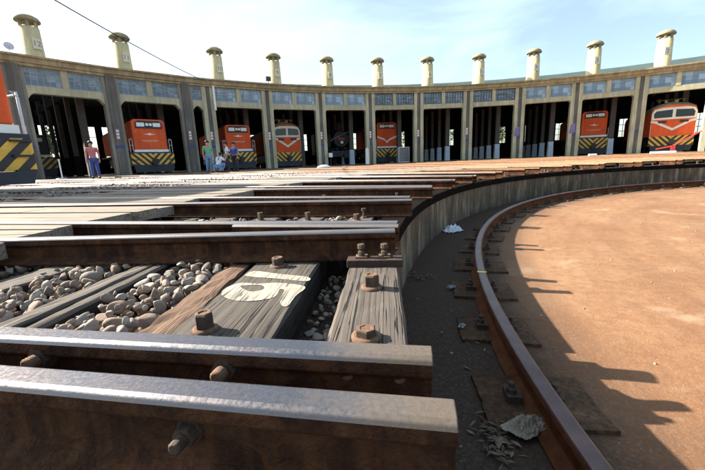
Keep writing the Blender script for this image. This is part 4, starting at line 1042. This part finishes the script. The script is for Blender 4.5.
    for s in (-1, 1):
        e = MB(); e.lathe([(.002, -.006), (.009, 0), (.002, .006)], 8); eo = e.build('eye', M['black'], root, (hd[0] + s * .032, hd[1] - .088, hd[2] + .035))
    if strap:
        b = MB(); b.tube([(-.15, ch[1] + .13, ch[2] + .14), (0, ch[1] + .145, ch[2] - .06), (.17, pel[1] + .10, pel[2] + .10)], .02, 6); b.build('bag_strap', M['navy'], root)
    return root
face = radians(-140)
person(-40.5, 26.0, radians(30), 'standing person in a green shirt beside the crouching photographer', M['green'], M['jeans'])
person(-39.7, 25.6, radians(150), 'crouching person in white shirt and blue jeans with dark strap, seen from behind', M['shirt'], M['jeans'], 'crouch', [((-.27, -.22, .62), (-.12, -.42, .80)), ((.27, -.22, .62), (.12, -.42, .80))], True)
person(-37.3, 27.2, radians(-60), 'standing person in a white shirt and dark trousers before the orange locomotive', M['shirt'], M['trouser'])
person(-36.3, 27.3, radians(-20), 'standing person in a bright blue shirt before the orange locomotive', M['blue'], M['trouser'])

person(-51.2, 27.4, radians(25), 'standing person in a dull pink shirt and blue trousers before the leftmost bay', M['pink_shirt'], M['blue_jeans'])

# ---------------------------------------------------------------- trees behind the shed
def tree(P, h, label, seed):
    rnd = random.Random(seed); root = empty('tree', P, 0, label, 'tree', 'trees behind the shed')
    b = MB(); b.tube([(0, 0, -.1), (.1, .05, h * .3), (-.05, .1, h * .6), (.05, 0, h * .85)], [h * .03, h * .024, h * .015, h * .006], 8)
    ends = []
    for _ in range(8):
        a = rnd.uniform(0, 6.28); z = rnd.uniform(.3, .7) * h; e = Vector((cos(a) * h * .24, sin(a) * h * .24, z + h * .16)); b.tube([(0, .05, z), e * .5 + Vector((0, 0, z * .5)), e], [h * .011, h * .008, h * .004], 6); ends.append(e)
    b.build('trunk', M['bark'], root)
    vs = []; fs = []; c = MB(); ends.append(Vector((0, 0, h * .9)))
    for e in ends:
        for _ in range(150):
            q = e + Vector((rnd.gauss(0, 1), rnd.gauss(0, 1), rnd.gauss(0, .75))) * h * .075; s = rnd.uniform(.12, .26); d = Vector((rnd.gauss(0, 1), rnd.gauss(0, 1), rnd.gauss(0, 1))).normalized(); u = d.orthogonal().normalized() * s; w_ = d.cross(u).normalized() * s * .6
            c.add([q - u, q + w_, q + u, q - w_], [(0,1,2,3)])
    c.build('crown', M['leaf'], root, None, 0, False)
for k, (az, R, h) in enumerate(((-56, 62, 8.0), (-45, 66, 6.0), (-3.5, 60, 6.0), (2.5, 64, 6.5), (9.5, 61, 6.2), (16, 65, 6.5), (-12, 66, 6.5), (-28, 68, 6.5))):
    tree(polar(az, R, .016), h, 'leafy tree glimpsed through the back windows of the shed, %s from the left' % ORD[[0, 1, 4, 5, 6, 7, 3, 2][k]], 40 + k)

# ---------------------------------------------------------------- sky, sun, camera
Ls = Vector((-.86, .30, .538)).normalized(); elev = math.asin(Ls.z); azs = atan2(Ls.x, Ls.y)
W = bpy.data.worlds.new('World'); S.world = W; W.use_nodes = True; nt = W.node_tree
bg = nt.nodes['Background']; sky = nt.nodes.new('ShaderNodeTexSky'); sky.sky_type = 'NISHITA'; sky.sun_disc = False
sky.sun_elevation = elev; sky.sun_rotation = azs; sky.air_density = 1.0; sky.dust_density = 2.0; sky.ozone_density = 1.0
tc = nt.nodes.new('ShaderNodeTexCoord'); mp = nt.nodes.new('ShaderNodeMapping'); mp.inputs['Scale'].default_value = (1, 1, 2.6); nt.links.new(tc.outputs['Generated'], mp.inputs[0])
nz = nt.nodes.new('ShaderNodeTexNoise'); nz.inputs['Scale'].default_value = 2.1; nz.inputs['Detail'].default_value = 7; nz.inputs['Roughness'].default_value = .55; nz.inputs['Distortion'].default_value = .6; nt.links.new(mp.outputs[0], nz.inputs['Vector'])
cr = nt.nodes.new('ShaderNodeValToRGB'); cr.color_ramp.elements[0].position = .42; cr.color_ramp.elements[0].color = (.14, .14, .14, 1); cr.color_ramp.elements[1].position = .72; cr.color_ramp.elements[1].color = (.7, .7, .7, 1); nt.links.new(nz.outputs['Fac'], cr.inputs[0])
mx = nt.nodes.new('ShaderNodeMix'); mx.data_type = 'RGBA'; nt.links.new(cr.outputs[0], mx.inputs[0]); nt.links.new(sky.outputs[0], mx.inputs[6]); mx.inputs[7].default_value = (4.4, 5.5, 5.8, 1)
nt.links.new(mx.outputs[2], bg.inputs['Color']); bg.inputs['Strength'].default_value = .075
sl = bpy.data.lights.new('sun', 'SUN'); sl.energy = 5.0; sl.angle = radians(.53); sl.color = (1.0, .92, .78)
so = link('sun', sl, None, (-20, 8, 20)); so.rotation_euler = (-Ls).to_track_quat('-Z', 'Y').to_euler()

f, pit, rol, zc = 352.186, .206429, -.0402435, .342912
fwd = Vector((0, cos(pit), -sin(pit))); up = Vector((0, sin(pit), cos(pit))); rt = Vector((1, 0, 0))
r2 = rt * cos(rol) + up * sin(rol); u2 = -rt * sin(rol) + up * cos(rol)
cam = bpy.data.cameras.new('camera'); cam.lens = f / 705 * 36; cam.sensor_width = 36; cam.clip_start = .02; cam.clip_end = 5000
co = bpy.data.objects.new('camera', cam); COL.objects.link(co)
mw = Matrix.Identity(4)
for i in range(3): mw[i][0] = r2[i]; mw[i][1] = u2[i]; mw[i][2] = -fwd[i]
mw[2][3] = zc; co.matrix_world = mw
S.camera = co
S.view_settings.view_transform = 'Standard'; S.view_settings.look = 'None'; S.view_settings.gamma = 1; S.view_settings.use_curve_mapping = False
S.view_settings.exposure = 1.9
S.cycles.max_bounces = 8
